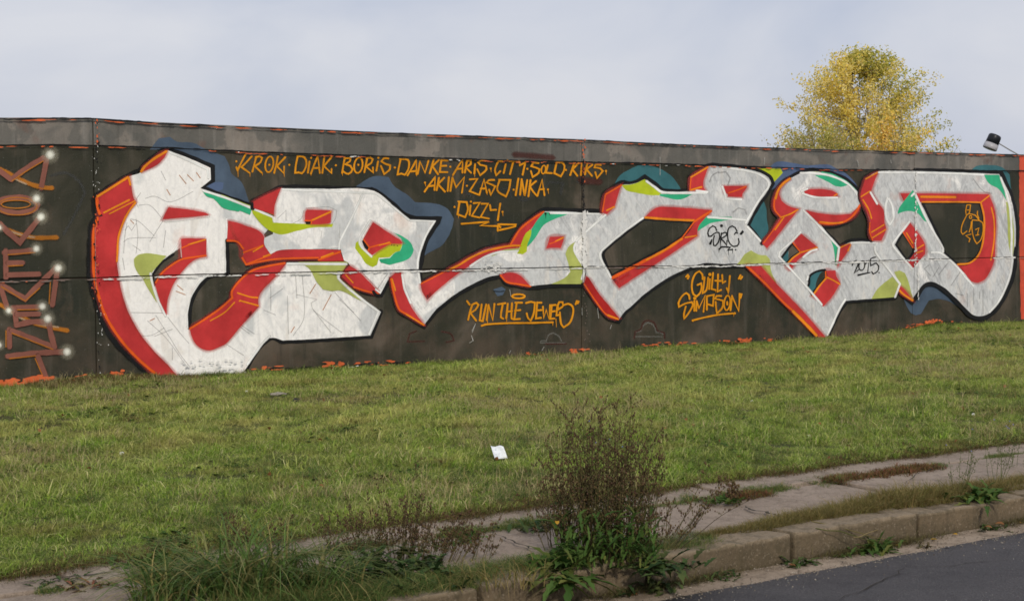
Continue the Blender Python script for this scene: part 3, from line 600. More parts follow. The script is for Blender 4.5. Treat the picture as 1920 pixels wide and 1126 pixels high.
# ================= names, first to third row
TOPD = DEPTH[0]; DEPTH[0] = .004
def T(s, g='names', w=3.5, corner=75): S(g, 'stroke', 'ochre', w, s, .35, corner=corner)
def D(s, g='names', r=2.1): DOT(g, 'stroke', 'ochre', s, r, .4)
for s in ('165 45 120 130 85 205', '70 178 84 215', '225 68 170 130 120 178 160 205 205 238', '270 72 250 150 230 225', '262 80 300 68 328 85 310 130 255 168 325 235', '485 70 470 150 448 238', '560 78 475 168 545 240 548 170',
          '682 78 665 160 658 235 690 230 725 240 755 200 772 140 750 80 680 68', '802 120 785 235', '815 245 850 150 885 68 905 238', '840 188 902 186', '950 72 930 238', '1022 78 945 168 1022 238 1022 195',
          '1155 85 1140 160 1128 238', '1148 88 1215 88 1205 120 1152 150 1210 165 1232 200 1190 246 1130 215', '1378 90 1350 230', '1370 88 1410 82 1434 100 1420 135 1365 170 1438 232 1435 180', '1487 120 1470 215', '1592 92 1545 90 1520 120 1560 145 1608 160 1605 200 1548 248 1530 200 1515 165',
          '1712 105 1695 180 1682 252 1720 242 1755 255 1785 210 1798 150 1785 105 1705 98', '1780 262 1830 180 1870 105 1872 252', '1810 222 1872 216'): T('I ' + s)
ELL('names', 'stroke', 'ochre', 3.1, 'I', 400, 150, 40, 80, .35, .15); ELL('names', 'stroke', 'ochre', 3.1, 'I', 1290, 160, 42, 78, .35, .15)
D('I 70 120 400 155 600 155 818 85 1065 160 1290 155 1490 85 1655 182')
for s in ('15 235 28 170 38 115 85 222 118 108', '168 98 130 228', '218 100 155 160 210 238', '302 106 240 104 225 215 298 216', '232 158 288 155', '350 245 400 160 442 98 440 222', '388 186 440 182', '482 110 462 222', '480 110 520 106 518 140 470 170 522 222', '560 140 553 232',
          '662 108 620 104 588 125 610 148 665 160 668 190 608 246 580 188', '818 115 785 112 760 155 748 200 760 246 800 205', '850 140 830 226', '888 112 958 116', '922 116 890 236', '975 108 985 150 1028 128', '1038 110 1010 242', '1162 130 1110 128 1092 160 1140 175 1172 190 1160 225 1105 262 1088 205',
          '1248 150 1230 222 1288 226', '1332 125 1310 226 1372 256 1405 190 1395 132 1325 124', '1500 128 1460 246', '1542 128 1482 190 1530 252', '1572 128 1562 246', '1622 140 1600 240', '1672 145 1615 190 1668 252', '1752 150 1700 148 1690 172 1745 180 1770 205 1715 272 1698 215',
          '80 402 130 330 182 262 175 386', '115 350 178 342', '218 268 195 388', '268 268 208 330 275 402', '312 262 300 396', '345 268 325 396', '345 268 380 360 458 262 435 412', '508 285 582 280 508 396 600 432', '600 432 645 284 672 412', '612 372 662 370', '742 290 690 292 668 315 720 335 750 350 708 432 692 380',
          '792 290 772 390 852 446 880 380 896 290 785 288', '970 276 944 436', '1002 282 986 432', '1000 282 1030 440 1054 290', '1085 290 1065 446', '1138 300 1078 350 1110 400 1148 442', '1150 442 1195 288 1218 436', '1168 380 1214 376',
          '412 500 393 615 465 642 492 570 480 500 400 494', '516 530 508 622', '545 510 605 505 528 630 602 646', '620 515 682 515 612 640 692 656', '700 525 708 575 760 572', '798 512 785 600 775 672', '430 705 560 695 692 685 610 722 775 725 775 772', '778 710 945 712 940 728 790 765', '780 715 800 740'): T('J ' + s)
ELL('names', 'stroke', 'ochre', 2.6, 'J', 1208, 192, 20, 40, .35, .15)
D('J 325 165 563 100 708 182 866 104 1055 185 1420 195 1800 205 85 315 482 345 925 382 1250 380 365 545 520 495 820 592')
DRIP('names', 'stroke', 'ochre', 'I 85 215 88 275 I 205 238 208 275 I 330 235 332 262 I 548 240 550 275 I 815 245 818 262 I 1130 235 1132 262 I 1870 250 1872 268 J 350 245 348 262 J 555 232 556 262 J 708 182 712 215 J 1250 380 1256 420 J 820 592 824 630 J 1800 205 1802 240 J 670 412 674 430 J 400 615 402 650 J 85 315 92 350')
# run the ...
def T2(s): S('quote1', 'stroke', 'ochre', 3.6, 'T ' + s, .35, corner=75)
for s in ('75 115 100 150', '122 150 100 220 85 286', '120 150 160 132 178 150 150 195 105 222 158 292', '207 145 190 290 216 296 248 145', '268 148 252 288', '268 150 306 288 322 140', '350 146 422 134', '397 140 380 262 402 275', '442 138 428 272', '480 134 476 272 495 280', '432 212 482 206', '508 130 572 130', '522 135 500 280 552 276', '505 202 556 196',
          '605 134 650 122 686 130 675 230 648 292 625 270 612 225', '707 125 695 272 742 266', '705 130 746 130', '700 200 746 196', '758 165 765 268 788 195 812 275 822 150', '838 150 825 276 862 272', '836 154 872 150', '830 212 868 206', '888 150 880 246 900 240', '935 165 900 190 890 160 905 125 935 125 940 155 985 140 1025 165 1030 225 1000 310 945 352 922 320 910 215',
          '1052 146 1064 114', '1070 138 1080 118', '205 338 240 326 450 314 650 312 850 306'): T2(s)
ELL('quote1', 'stroke', 'ochre', 3.6, 'T', 538, 73, 58, 19); DRIP('quote1', 'stroke', 'ochre', 'T 875 275 880 350 T 845 305 848 335 T 258 290 260 320 T 430 270 432 300')
def T3(s): S('quote2', 'stroke', 'ochre', 3.4, 'U ' + s, .35, corner=75)
for s in ('185 132 212 104', '208 158 222 122', '405 165 400 100 360 58 310 90 270 180 262 280 285 365 325 390 370 345 392 262 385 218 335 240', '430 135 418 250 402 348 452 310 478 140', '500 160 490 295', '542 78 522 292 578 306', '608 98 600 326 650 302', '568 182 650 186', '662 105 668 212 705 190', '764 118 755 220 742 345 722 278', '880 158 905 108', '905 162 928 128',
          '232 428 222 370 190 345 130 390 85 480 92 528 180 482 262 465 278 500 210 622 160 684 158 620 182 520', '295 445 295 582', '325 470 320 582', '325 450 355 545 437 378 415 595', '460 400 460 568', '458 388 552 368 540 515 465 490', '652 385 590 385 565 420 620 432 670 445 675 500 650 560 592 612 580 520 575 460', '772 575 792 380', '790 385 880 582 892 358 918 362 905 412', '275 705 450 662 640 628 825 612', '728 460 730 500'): T3(s)
ELL('quote2', 'stroke', 'ochre', 2.8, 'U', 728, 475, 40, 98, .35, .1); D('U 500 100 300 415', 'quote2', 3.2); D('U 275 708 828 612', 'quote2', 2.4); DRIP('quote2', 'stroke', 'ochre', 'U 575 300 577 335 U 815 612 815 655 U 740 345 742 362')

# ================= word down the left panel
g_ = 'word'
def MV(s, w=11): S(g_, 'stroke', 'mauve', w, s, .25, corner=30)
def MO(s, w=3): S(g_, 'orange_edge', 'mist', w, s, .6, corner=30)
MO('A 0 470 60 500 130 540 250 590 340 610 395 612', 9); MO('A 0 905 100 945 250 985 430 985', 9); MO('B 0 445 100 500 250 580 400 620 510 640', 9)
S(g_, 'pale_mist', 'haze_dot', 4, 'A 0 490 100 540 200 585', 1.0); S(g_, 'pale_mist', 'haze_dot', 4, 'A 40 925 160 965 260 985', 1.0); S(g_, 'pale_mist', 'haze_dot', 4, 'B 60 500 200 565 330 600 440 615', 1.0)
for s in ('A 90 545 200 465 330 385', 'A 352 395 310 615', 'A 0 485 85 550', 'A 0 880 60 945 150 1020 220 935 295 840', 'B 30 55 150 48 265 35', 'B 42 40 45 245', 'B 60 132 172 130', 'B 60 222 295 215', 'B 0 290 90 345 190 402 300 290 425 165', 'B 432 185 395 450', 'B 0 300 50 455', 'B 95 470 310 462', 'B 108 470 125 600', 'B 125 520 295 515', 'B 120 602 240 575 350 575', 'B 70 630 72 765', 'B 85 640 250 705 412 770', 'B 412 768 385 670 365 570', 'B 55 835 280 810 500 800', 'B 285 830 350 1000'): MV(s)
ELL(g_, 'stroke', 'mauve', 11, 'A', 130, 742, 155, 58, .25)
for s in ('A 90 560 200 485 325 410', 'A 290 610 330 620', 'B 60 70 265 52', 'B 60 155 172 150', 'B 10 310 190 418 300 320', 'B 370 440 380 270', 'B 130 485 290 482', 'B 45 640 45 765', 'B 90 660 400 782', 'B 70 852 270 830', 'B 265 850 330 1000'): MO(s, 2.6)
ELL(g_, 'orange_edge', 'mist', 2.4, 'A', 130, 750, 150, 66, .6); ELL(g_, 'orange_edge', 'mist', 2.4, 'A', 120, 735, 112, 30, .6)
for s, r in (('A 378 362', 9), ('A 275 692', 8), ('A 308 830', 8), ('B 275 25', 7), ('B 438 170', 8), ('B 65 490', 6), ('B 320 458', 7), ('B 360 552', 8), ('B 505 800', 8), ('A -5 912', 5), ('B -8 750', 6)):
    DOT(g_, 'pale_haze', 'haze_dot', s, r * 1.7, 1.0); DOT(g_, 'pale_dot', 'glow', s, r * .9, .95)

# ================= faint old marks
DEPTH[0] = .0006
g_ = 'old'
for s in ('T 735 492 955 492', 'T 735 480 755 470 790 475', 'T 790 470 810 420 850 402 900 430 925 475', 'T 1590 435 1830 435', 'T 1595 395 1640 385 1660 340 1700 308 1750 330 1780 400 1810 395 1840 412'): S(g_, 'grey_line', 'grey_line', 2.6, s, .6)
for s in ('T 1580 450 1590 390 1640 370 1660 310 1700 290 1760 310 1790 380 1850 400 1855 450', 'H 300 940 320 870 380 845', 'H 300 940 450 935', 'T 780 500 970 500', 'H 600 850 680 870 710 930 640 945'): S(g_, 'brown_line', 'rust_line', 3, s, .8)
for s in ('J 560 260 540 330 620 300 640 360', 'J 720 390 880 370', 'J 890 300 900 450', 'J 970 440 1000 480 1050 480 1070 440', 'J 1230 360 1260 310 1390 320 1370 420', 'J 470 300 460 400 520 440', 'A 380 520 500 500 600 570 640 650 560 820 480 960', 'L 10 240 200 240'): S(g_, 'old_tag', 'grey_tag', 6, s, .8)
P(g_, 'grey_patch', 'blue', 'H 1055 480 1130 455 1165 480 1140 530 1090 540'); S(g_, 'old_tag', 'black', 2, 'H 1060 495 1110 500 1150 495', .4)
P(g_, 'brown_patch', 'panel', 'U 1100 520 1130 370 1150 380 1150 520 1240 520 1255 460 1270 520 1280 560 1260 700 1250 860 1210 900 1200 740 1130 740 1110 620')
S(g_, 'brown_line', 'rust_line', 14, 'J 1560 290 1640 300 1740 305', .7); S(g_, 'brown_line', 'rust_line', 12, 'J 930 50 1080 60 1300 80', .9)
DEPTH[0] = .004
# vermilion piece that begins at the right edge
P('next_piece', 'paint', 'vermilion', 'X 1911 293 1990 290 2080 300 2080 590 1914 599 1912 480', wob=.8)
# scratches
DEPTH[0] = TOPD
for s in ('H 900 780 870 860', 'H 865 890 880 930 845 950', 'H 1200 480 1210 540', 'T 1375 330 1365 365', 'T 1110 180 1112 240', 'T 1250 180 1260 270', 'T 150 325 120 385', 'T 115 425 128 470', 'T 770 525 750 560', 'T 470 560 455 585', 'L 740 20 740 180', 'O 960 0 975 60', 'O 1280 0 1285 30', 'E 880 470 875 590', 'E 720 530 712 590', 'N 910 30 905 110'): S(g_, 'scratch', 'scratch', 1.2, s, .8)

# ---- flakes along the joints, top and foot; along JM also a painted sunlit edge
def flakes(grp, part, mat, line, ranges, n_per_m, hmm, off=(0, 0), lmin=.01, lmax=.07, jag=.4):
    bk = bucket(grp, part, mat)
    for a, b in ranges:
        xa, xb = on_wall(a, 400).x, on_wall(b, 400).x
        for _ in range(max(1, int((xb - xa) * n_per_m))):
            x = random.uniform(xa, xb); L = random.uniform(lmin, lmax); z = ev(line, x) + random.uniform(*off); h = hmm * random.uniform(.4, 1.3)
            DEPTH[0] += .000004
            k = random.randint(9, 13); b0 = len(bk['v']); idx = []
            for i in range(k):
                t = i / k * 2 * math.pi
                bk['v'].append(Vector((x + math.cos(t) * L / 2 * random.uniform(1 - jag * 1.4, 1), YW - DEPTH[0], z + math.sin(t) * h / 2 * random.uniform(1 - jag * 1.6, 1) + (ev(line, x + math.cos(t) * L / 2) - ev(line, x)))))
                bk['s'].append(1.0); idx.append(b0 + i)
            bk['f'].append(idx)
FL = 'flakes'
WR = [(190, 450), (470, 1085), (1100, 1135), (1230, 1480), (1480, 1520), (1540, 1720), (1860, 1900), (1725, 1770)]
flakes(FL, 'white_flake_lit_edge', 'chip_white', JM, WR[:2], 34, .014, (-.024, -.010), .03, .16)  # paint crust, also standing in for the sunlit panel edge below the joint
flakes(FL, 'white_flake_lit_edge', 'chip_white', JM, WR[2:], 46, .015, (-.020, .001), .04, .20)
flakes(FL, 'orange_flake', 'chip_orange', JM, [(0, 60), (1135, 1180), (840, 870)], 12, .010, (-.02, -.01), .03, .1)
flakes(FL, 'grey_flake_lit_edge', 'chip_grey', JM, [(0, 180), (800, 880), (1135, 1230), (1900, 1920)], 18, .012, (-.024, -.010), .04, .2)  # the same sunlit edge painted greyish where the wall is dark
flakes(FL, 'orange_flake', 'chip_orange', JT, [(0, 60), (60, 178), (190, 250), (380, 700), (880, 1300), (1260, 1420), (1420, 1620)], 9, .013, (-.022, -.008), .03, .18)
flakes(FL, 'white_flake_lit_edge', 'chip_white', JT, [(430, 450), (640, 700), (830, 880), (1130, 1150), (1650, 1720), (1240, 1270)], 10, .014, (-.022, -.008), .02, .09)
flakes(FL, 'black_flake', 'chip_black', JT, [(0, 1920)], 22, .014, (-.004, .008), .05, .25)
flakes(FL, 'black_flake', 'chip_black', JM, [(0, 1700)], 10, .009, (-.002, .008), .05, .25)
flakes(FL, 'orange_flake', 'chip_orange', TOP, [(0, 150), (180, 480), (500, 1092), (1110, 1560), (1650, 1920)], 9, .016, (-.030, -.014), .05, .28)
flakes(FL, 'black_flake', 'chip_black', TOP, [(0, 1920)], 22, .016, (-.020, -.006), .08, .35)
flakes(FL, 'orange_flake', 'chip_orange', BASE, [(-40, 75), (-40, 75)], 40, .05, (.02, .075), .06, .22)
flakes(FL, 'orange_flake', 'chip_orange', BASE, [(75, 170), (465, 535), (650, 760), (980, 1020), (1060, 1110), (1200, 1260), (1265, 1320), (1340, 1410), (1430, 1460), (1690, 1790)], 22, .024, (.015, .07), .03, .14)
flakes(FL, 'orange_flake', 'chip_orange', BASE, [(600, 642), (1070, 1082), (1385, 1408), (1735, 1765), (60, 100), (205, 225)], 60, .04, (.02, .085), .03, .12)
flakes(FL, 'black_flake', 'chip_black', BASE, [(60, 170), (480, 760), (1450, 1520), (1720, 1800)], 10, .04, (.0, .05), .06, .3)
flakes(FL, 'white_flake_lit_edge', 'chip_white', BASE, [(640, 700), (190, 260)], 8, .02, (.01, .05), .03, .1)
def vflakes(part, mat, px, y0, y1, n, wd, sz):
    bk = bucket(FL, part, mat)
    for _ in range(n):
        p = on_wall(px + random.gauss(0, wd), random.uniform(y0, y1)); DEPTH[0] += .000004; b0 = len(bk['v']); k = 6; s = sz * random.uniform(.4, 1.3)
        for i in range(k):
            t = i / k * 2 * math.pi; bk['v'].append(Vector((p.x + math.cos(t) * s * random.uniform(.4, 1), YW - DEPTH[0], p.z + math.sin(t) * s * random.uniform(.6, 1.5)))); bk['s'].append(1.0)
        bk['f'].append([b0 + i for i in range(k)])
vflakes('white_flake_lit_edge', 'chip_white', 1092, 397, 500, 190, 1.8, .020); vflakes('white_flake_lit_edge', 'chip_white', 1713, 322, 500, 90, 1.1, .016); vflakes('white_flake_lit_edge', 'chip_white', 1718, 497, 560, 60, .9, .014)
vflakes('white_flake_lit_edge', 'chip_white', 178, 260, 365, 20, 4, .005); vflakes('white_flake_lit_edge', 'chip_white', 186, 570, 700, 22, 4, .005); vflakes('black_flake', 'chip_black', 178, 262, 700, 40, 4, .012)
vflakes('orange_flake', 'chip_orange', 1090, 262, 345, 24, 2.0, .012); vflakes('orange_flake', 'chip_orange', 180, 225, 272, 12, 2.0, .010); vflakes('orange_flake', 'chip_orange', 178, 365, 560, 34, 4, .007); vflakes('black_flake', 'chip_black', 1090, 300, 395, 40, 1.5, .014); vflakes('grey_flake_lit_edge', 'chip_grey', 1095, 500, 660, 26, 3, .007)
for _ in range(46):   # crust of a filled bolt hole
    x0 = random.gauss(930, 9); y0 = random.gauss(500, 5); bk = bucket(FL, 'white_flake_lit_edge', 'chip_white'); b0 = len(bk['v']); DEPTH[0] += .00002
    for i in range(5):
        t = i / 5 * 6.283; q = on_wall(x0 + math.cos(t) * random.uniform(1, 4), y0 + math.sin(t) * random.uniform(.7, 2), DEPTH[0]); bk['v'].append(q); bk['s'].append(1.0)
    bk['f'].append([b0 + i for i in range(5)])
for _ in range(240):  # blobs of dried roller paint in the fill
    x0, y0 = random.choice([(random.uniform(330, 460), random.uniform(672, 702)), (random.uniform(240, 700), random.uniform(360, 640)), (random.uniform(1120, 1880), random.uniform(340, 600)), (random.uniform(1240, 1340), random.uniform(320, 600))])
    DEPTH[0] += .000004
    BLOB = (x0, y0)
    if y0 > 671:
        bk = bucket('l1', 'paint_blob', 'chip_white'); b0 = len(bk['v'])
        for i in range(6):
            t = i / 6 * 6.283; bk['v'].append(on_wall(x0 + math.cos(t) * random.uniform(1, 5), y0 + math.sin(t) * random.uniform(.6, 2.4), DEPTH[0])); bk['s'].append(1.0)
        bk['f'].append([b0 + i for i in range(6)])

GROUPS = dict(
    l1=('graffiti_letter', 'huge curved white letter with red shading at the left end of the graffiti'), l2=('graffiti_letter', 'boxy white letter with lime and green eye patch'),
    l3=('graffiti_letter', 'silver letter shaped like a V with a rising arm'), l4=('graffiti_letter', 'silver letter with a long slanting dark opening'),
    l5=('graffiti_letter', 'silver letter with a round head and thin red eye'), l6=('graffiti_letter', 'silver D shaped letter at the right end of the graffiti'),
    cloud1=('painted_cloud', 'slate blue cloud above the first letter'), cloud2=('painted_cloud', 'slate blue cloud behind the second letter'), cloud3=('painted_cloud', 'teal cloud above the fourth letter'),
    cloud4=('painted_cloud', 'teal wedge between two letters'), cloud5=('painted_cloud', 'steel blue cloud with lime patch above the round head'), cloud6=('painted_cloud', 'teal cloud at the top right corner'), cloud7=('painted_cloud', 'slate blue cloud under the last letter'),
    names=('painted_names', 'three rows of names sprayed in ochre with an arrow below'), quote1=('painted_quote', 'ochre quoted words with a halo and an underline'), quote2=('painted_quote', 'two rows of ochre quoted words near the foot of the wall'),
    src=('painted_tag', 'small black tag on the silver paint'), year=('painted_year', 'thin black year date'), figure=('painted_figure', 'small orange line drawing inside the last letter'),
    word=('painted_word', 'mauve word running down the left panel with pale dots'), old=('faded_marks', 'faint old marks and scratches'), next_piece=('painted_field', 'vermilion field at the right edge'), flakes=('flaking_paint', 'flakes along joints, top and foot, with a painted sunlit joint edge'))
def clip_joints(bm):
    """Paint does not bridge the joints: cut it along them and take the strips out."""
    def cut(get, w):
        for sgn in (-1, 1):
            bmesh.ops.bisect_plane(bm, geom=bm.verts[:] + bm.edges[:] + bm.faces[:], plane_co=Vector((0, 0, sgn * w)) if get == 'z' else Vector((sgn * w, 0, 0)), plane_no=(0, 0, 1) if get == 'z' else (1, 0, 0), dist=1e-6)
        dead = [f for f in bm.faces if abs((f.calc_center_median().z if get == 'z' else f.calc_center_median().x)) < w - 1e-6]
        bmesh.ops.delete(bm, geom=dead, context='FACES')
    for line, w in ((JM, .0055), (JT, .005)):
        for v in bm.verts: v.co.z -= ev(line, v.co.x)
        zs = [v.co.z for v in bm.verts]
        if zs and min(zs) < w and max(zs) > -w: cut('z', w)
        for v in bm.verts: v.co.z += ev(line, v.co.x)
    for xj in XE:
        for v in bm.verts: v.co.x -= xj
        xs = [v.co.x for v in bm.verts]
        if xs and min(xs) < .004 and max(xs) > -.004: cut('x', .0035)
        for v in bm.verts: v.co.x += xj
roots = {}
PN = dict(outline='black_outline', fill='fill', ink='ink_stroke', line='painted_line', stroke='painted_stroke', paint='paint_coat')
for (grp, part, mat), bk in PAINT.items():
    if not bk['v']: continue
    if grp not in roots:
        r = empty(GROUPS[grp][0], (0, 0, 0)); r.parent = wall; r.matrix_parent_inverse = Matrix.Translation(-Vector(wall.location)); r['label'] = GROUPS[grp][1]; roots[grp] = r
    bm = bmesh.new(); ly = bm.verts.layers.float.new('soft'); vs = []
    for p, s in zip(bk['v'], bk['s']):
        v = bm.verts.new(p); v[ly] = s; vs.append(v)
    for f in bk['f']:
        try: bm.faces.new([vs[i] for i in f])
        except ValueError: pass
    bmesh.ops.triangulate(bm, faces=[f for f in bm.faces if len(f.verts) > 4])
    bmesh.ops.delete(bm, geom=[f for f in bm.faces if f.calc_area() < 1e-10], context='FACES')
    for f in bm.faces:
        f.normal_update()
        if f.normal.y > 0: f.normal_flip()
    if grp != 'flakes': clip_joints(bm)
    o = from_bm(PN.get(part, part), bm, None, M[mat]); o.parent = roots[grp]; o.matrix_parent_inverse = Matrix.Identity(4)
    if grp == 'flakes': o['kind'] = 'stuff'

# ------------------------------------------------------------------ levels of the ground
def y_of(px, d, h):            # distance from the camera line of a point d pixels below the horizon line, h metres below the eye
    return on_ground(px, 412 + d, CAM_Z - h).y
Z_LAWN, Z_PAV, Z_KERB, Z_ROAD = -.105, -.125, -.142, -.288
Y_LAWN = on_ground(1920, 822, Z_LAWN).y
Y_MID = on_ground(1920, 848, Z_PAV).y
Y_KT = on_ground(1920, 928, Z_KERB).y
Y_KB = on_ground(1920, 976, Z_ROAD).y
Y_RD = on_ground(1920, 999, Z_ROAD).y
KW = .17
Y_KBK = Y_KT + KW
def fbm(X, Y, seeds, amp, f0):
    z = np.zeros_like(X)
    for k, (a, b, c) in enumerate(seeds): z += amp * .62 ** k * np.sin(X * f0 * 1.7 ** k * a + c) * np.cos(Y * f0 * 1.7 ** k * b + c * 1.3)
    return z
SEED = [(1.0, .8, .3), (.7, 1.3, 2.1), (1.3, .6, 4.4), (.9, 1.1, 1.2), (1.2, .7, 5.0)]
def lawn_z(X, Y):
    X = np.asarray(X, float); Y = np.asarray(Y, float)
    t = np.clip((Y - Y_LAWN) / (YW - Y_LAWN), 0, 1)
    z = Z_LAWN * (1 - t) + fbm(X, Y, SEED, .016, 1.9) * np.clip((Y - Y_LAWN) * 2, 0, 1)
    base = np.interp(X, BASE[0], BASE[1])
    inside = (X > BASE[0][0] - 3) & (X < BASE[0][-1] + 3)
    k = np.clip((t - .72) / .28, 0, 1); k = k * k * (3 - 2 * k)
    z = z * (1 - k) + np.where(inside, base, 0) * k
    return np.where(Y > YW + .3, -.1, z)

# ---- ground: one sheet from the kerb to the horizon
def m_soil(g):
    a = g.noise(1.3, 5, .6); b = g.noise(14, 5, .7); c = g.noise(60, 3, .7)
    col = g.mix(g.step(a, .4, .62), lin(64, 70, 34), lin(84, 76, 46))
    col = g.mix(g.step(b, .48, .66), col, lin(66, 74, 34)); col = g.mix(g.math('MULTIPLY', g.step(c, .5, .75), .6), col, lin(120, 108, 78))
    g.color(col); g.p.inputs['Roughness'].default_value = .95; g.bump(g.math('ADD', b, c), .8, .03)
M['soil'] = simple('grass roots and soil', m_soil)
xs = np.unique(np.concatenate([[-1500, -600, -250, -100, -50, -25, -12, -6, -2], np.arange(0, 24, .14), [26, 29, 34, 42, 60, 100, 250, 600, 2500]]))
ys = np.unique(np.concatenate([[Y_RD - .4, Y_KB, Y_LAWN - .012, Y_LAWN - .004], np.arange(Y_LAWN, YW + .02, .14), [YW + .05, YW + .4, 17, 22, 30, 45, 70, 110, 200, 500, 1200, 4000]]))
GX, GY = np.meshgrid(xs, ys)
GZ = np.where(GY < Y_LAWN - .008, -.30, lawn_z(GX, GY)); GZ = np.where(GY < Y_LAWN - .008, -.32, GZ)
nx_, ny_ = len(xs), len(ys)
I = np.arange(nx_ * ny_).reshape(ny_, nx_)
FQ = np.stack([I[:-1, :-1], I[:-1, 1:], I[1:, 1:], I[1:, :-1]], -1).reshape(-1, 4)
tag(from_arr('ground', np.stack([GX, GY, GZ], -1), FQ, None, M['soil'], True), 'grassy ground reaching from the kerb past the wall', None, None, 'structure')

# ---- road, gutter, kerb, pavement
def m_asph(g):
    a = g.noise(75, 4, .8); b = g.noise(1.1, 4, .6); c = g.noise(430, 2, .6); st = g.noise(2.2, 4, .6, (.12, 1, 1)); pt = g.noise(3.2, 5, .7, off=(3, 3, 0))
    v = g.n('ShaderNodeTexVoronoi', Scale=95); g.l(g.pos, v.inputs['Vector'])
    col = g.mix(g.step(b, .3, .7), lin(98, 92, 88), lin(116, 110, 105))
    col = g.mix(g.math('MULTIPLY', g.step(v.outputs['Color'], .70, .95), .4), col, lin(150, 140, 130))
    col = g.mix(g.math('MULTIPLY', g.step(a, .5, .66), .6), col, lin(58, 54, 52)); col = g.mix(g.math('MULTIPLY', g.step(pt, .5, .66), .35), col, lin(66, 62, 60)); col = g.mix(g.math('MULTIPLY', g.step(pt, .42, .30), .3), col, lin(122, 116, 108)); col = g.mix(g.math('MULTIPLY', g.step(st, .55, .75), .3), col, lin(104, 100, 96))
    g.color(col); g.p.inputs['Roughness'].default_value = .85; g.bump(g.math('ADD', a, v.outputs['Distance']), .6, .006)
M['asphalt'] = simple('asphalt', m_asph)
def m_conc(name, lo, hi, stain):
    def fn(g):
        oi = g.n('ShaderNodeObjectInfo')
        a = g.noise(2.3, 5, .6); b = g.noise(11, 6, .75); c = g.noise(60, 3, .75); v = g.n('ShaderNodeTexVoronoi', Scale=130); g.l(g.pos, v.inputs['Vector'])
        col = g.mix(g.step(a, .3, .7), lin(*lo), lin(*hi)); col = g.mix(g.math('MULTIPLY', oi.outputs['Random'], .22), col, lin(*stain))
        col = g.mix(g.math('MULTIPLY', g.step(b, .48, .60), .7), col, lin(*stain))
        col = g.mix(g.math('MULTIPLY', g.step(v.outputs['Color'], .72, .95), .35), col, lin(*[min(255, x + 22) for x in hi]))
        col = g.mix(g.math('MULTIPLY', g.step(c, .55, .66), .6), col, lin(*[x * .7 for x in lo]))
        g.color(col); g.p.inputs['Roughness'].default_value = .92; g.bump(g.math('ADD', b, g.math('MULTIPLY', c, .5)), .6, .01)
    return simple(name, fn)
M['slab'] = m_conc('weathered pavement concrete', (142, 127, 112), (160, 144, 128), (118, 104, 90))
def m_kerb(g):
    oi = g.n('ShaderNodeObjectInfo'); a = g.noise(2.6, 5, .65); b = g.noise(12, 6, .75); c = g.noise(55, 3, .75); st = g.noise(9, 4, .6, (1, 1, .15))
    v = g.n('ShaderNodeTexVoronoi', Scale=110); g.l(g.pos, v.inputs['Vector']); sz = g.n('ShaderNodeSeparateXYZ'); g.l(g.pos, sz.inputs[0])
    col = g.mix(g.step(a, .3, .7), lin(98, 85, 66), lin(120, 104, 82)); col = g.mix(g.math('MULTIPLY', oi.outputs['Random'], .3), col, lin(86, 78, 62))
    top = g.step(sz.outputs['Z'], Z_KERB - .025, Z_KERB - .004)           # dirt low down; skylit top and shaded face painted into the colour
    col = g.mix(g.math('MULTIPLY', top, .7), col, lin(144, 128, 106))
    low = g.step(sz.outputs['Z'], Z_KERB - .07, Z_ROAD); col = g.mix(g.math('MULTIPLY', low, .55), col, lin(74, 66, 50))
    col = g.mix(g.math('MULTIPLY', g.step(b, .50, .60), .5), col, lin(80, 72, 54)); col = g.mix(g.math('MULTIPLY', g.step(st, .54, .66), .4), col, lin(66, 60, 46))
    col = g.mix(g.math('MULTIPLY', g.step(v.outputs['Color'], .75, .95), .4), col, lin(160, 146, 126)); col = g.mix(g.math('MULTIPLY', g.step(c, .55, .66), .5), col, lin(74, 66, 52))
    g.color(col); g.p.inputs['Roughness'].default_value = .92; g.bump(g.math('ADD', b, g.math('MULTIPLY', c, .6)), .9, .012)
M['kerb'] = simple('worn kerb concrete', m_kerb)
M['gutter'] = m_conc('sandy gutter concrete', (142, 126, 108), (162, 145, 126), (110, 96, 80))
def grid_sheet(name, x0, x1, y0, y1, z, m, nx, ny, parent=None):
    X, Y = np.meshgrid(np.linspace(x0, x1, nx), np.linspace(y0, y1, ny)); I = np.arange(nx * ny).reshape(ny, nx)
    return from_arr(name, np.stack([X, Y, np.full_like(X, z)], -1), np.stack([I[:-1, :-1], I[:-1, 1:], I[1:, 1:], I[1:, :-1]], -1).reshape(-1, 4), parent, m)
# asphalt edge is a little ragged
X = np.concatenate([[-1500, -100, -10], np.arange(0, 22, .06), [40, 100, 2500]]); n = len(X)
edge = Y_RD + fbm(X, X * 0, [(9, 1, .3), (17, 1, 1.), (31, 1, 2), (57, 1, 3)], .006, 1)
V = np.concatenate([np.stack([X, edge, np.full(n, Z_ROAD + .006)], -1), np.stack([X, np.full(n, -60.), np.full(n, Z_ROAD + .006)], -1), np.stack([X, edge + .004, np.full(n, Z_ROAD - .01)], -1)])
i = np.arange(n - 1)
road_o = tag(from_arr('road', V, np.concatenate([np.stack([i + n, i + n + 1, i + 1, i], -1), np.stack([i, i + 1, i + 1 + 2 * n, i + 2 * n], -1)]), None, M['asphalt']), 'grey asphalt road surface', None, None, 'structure')

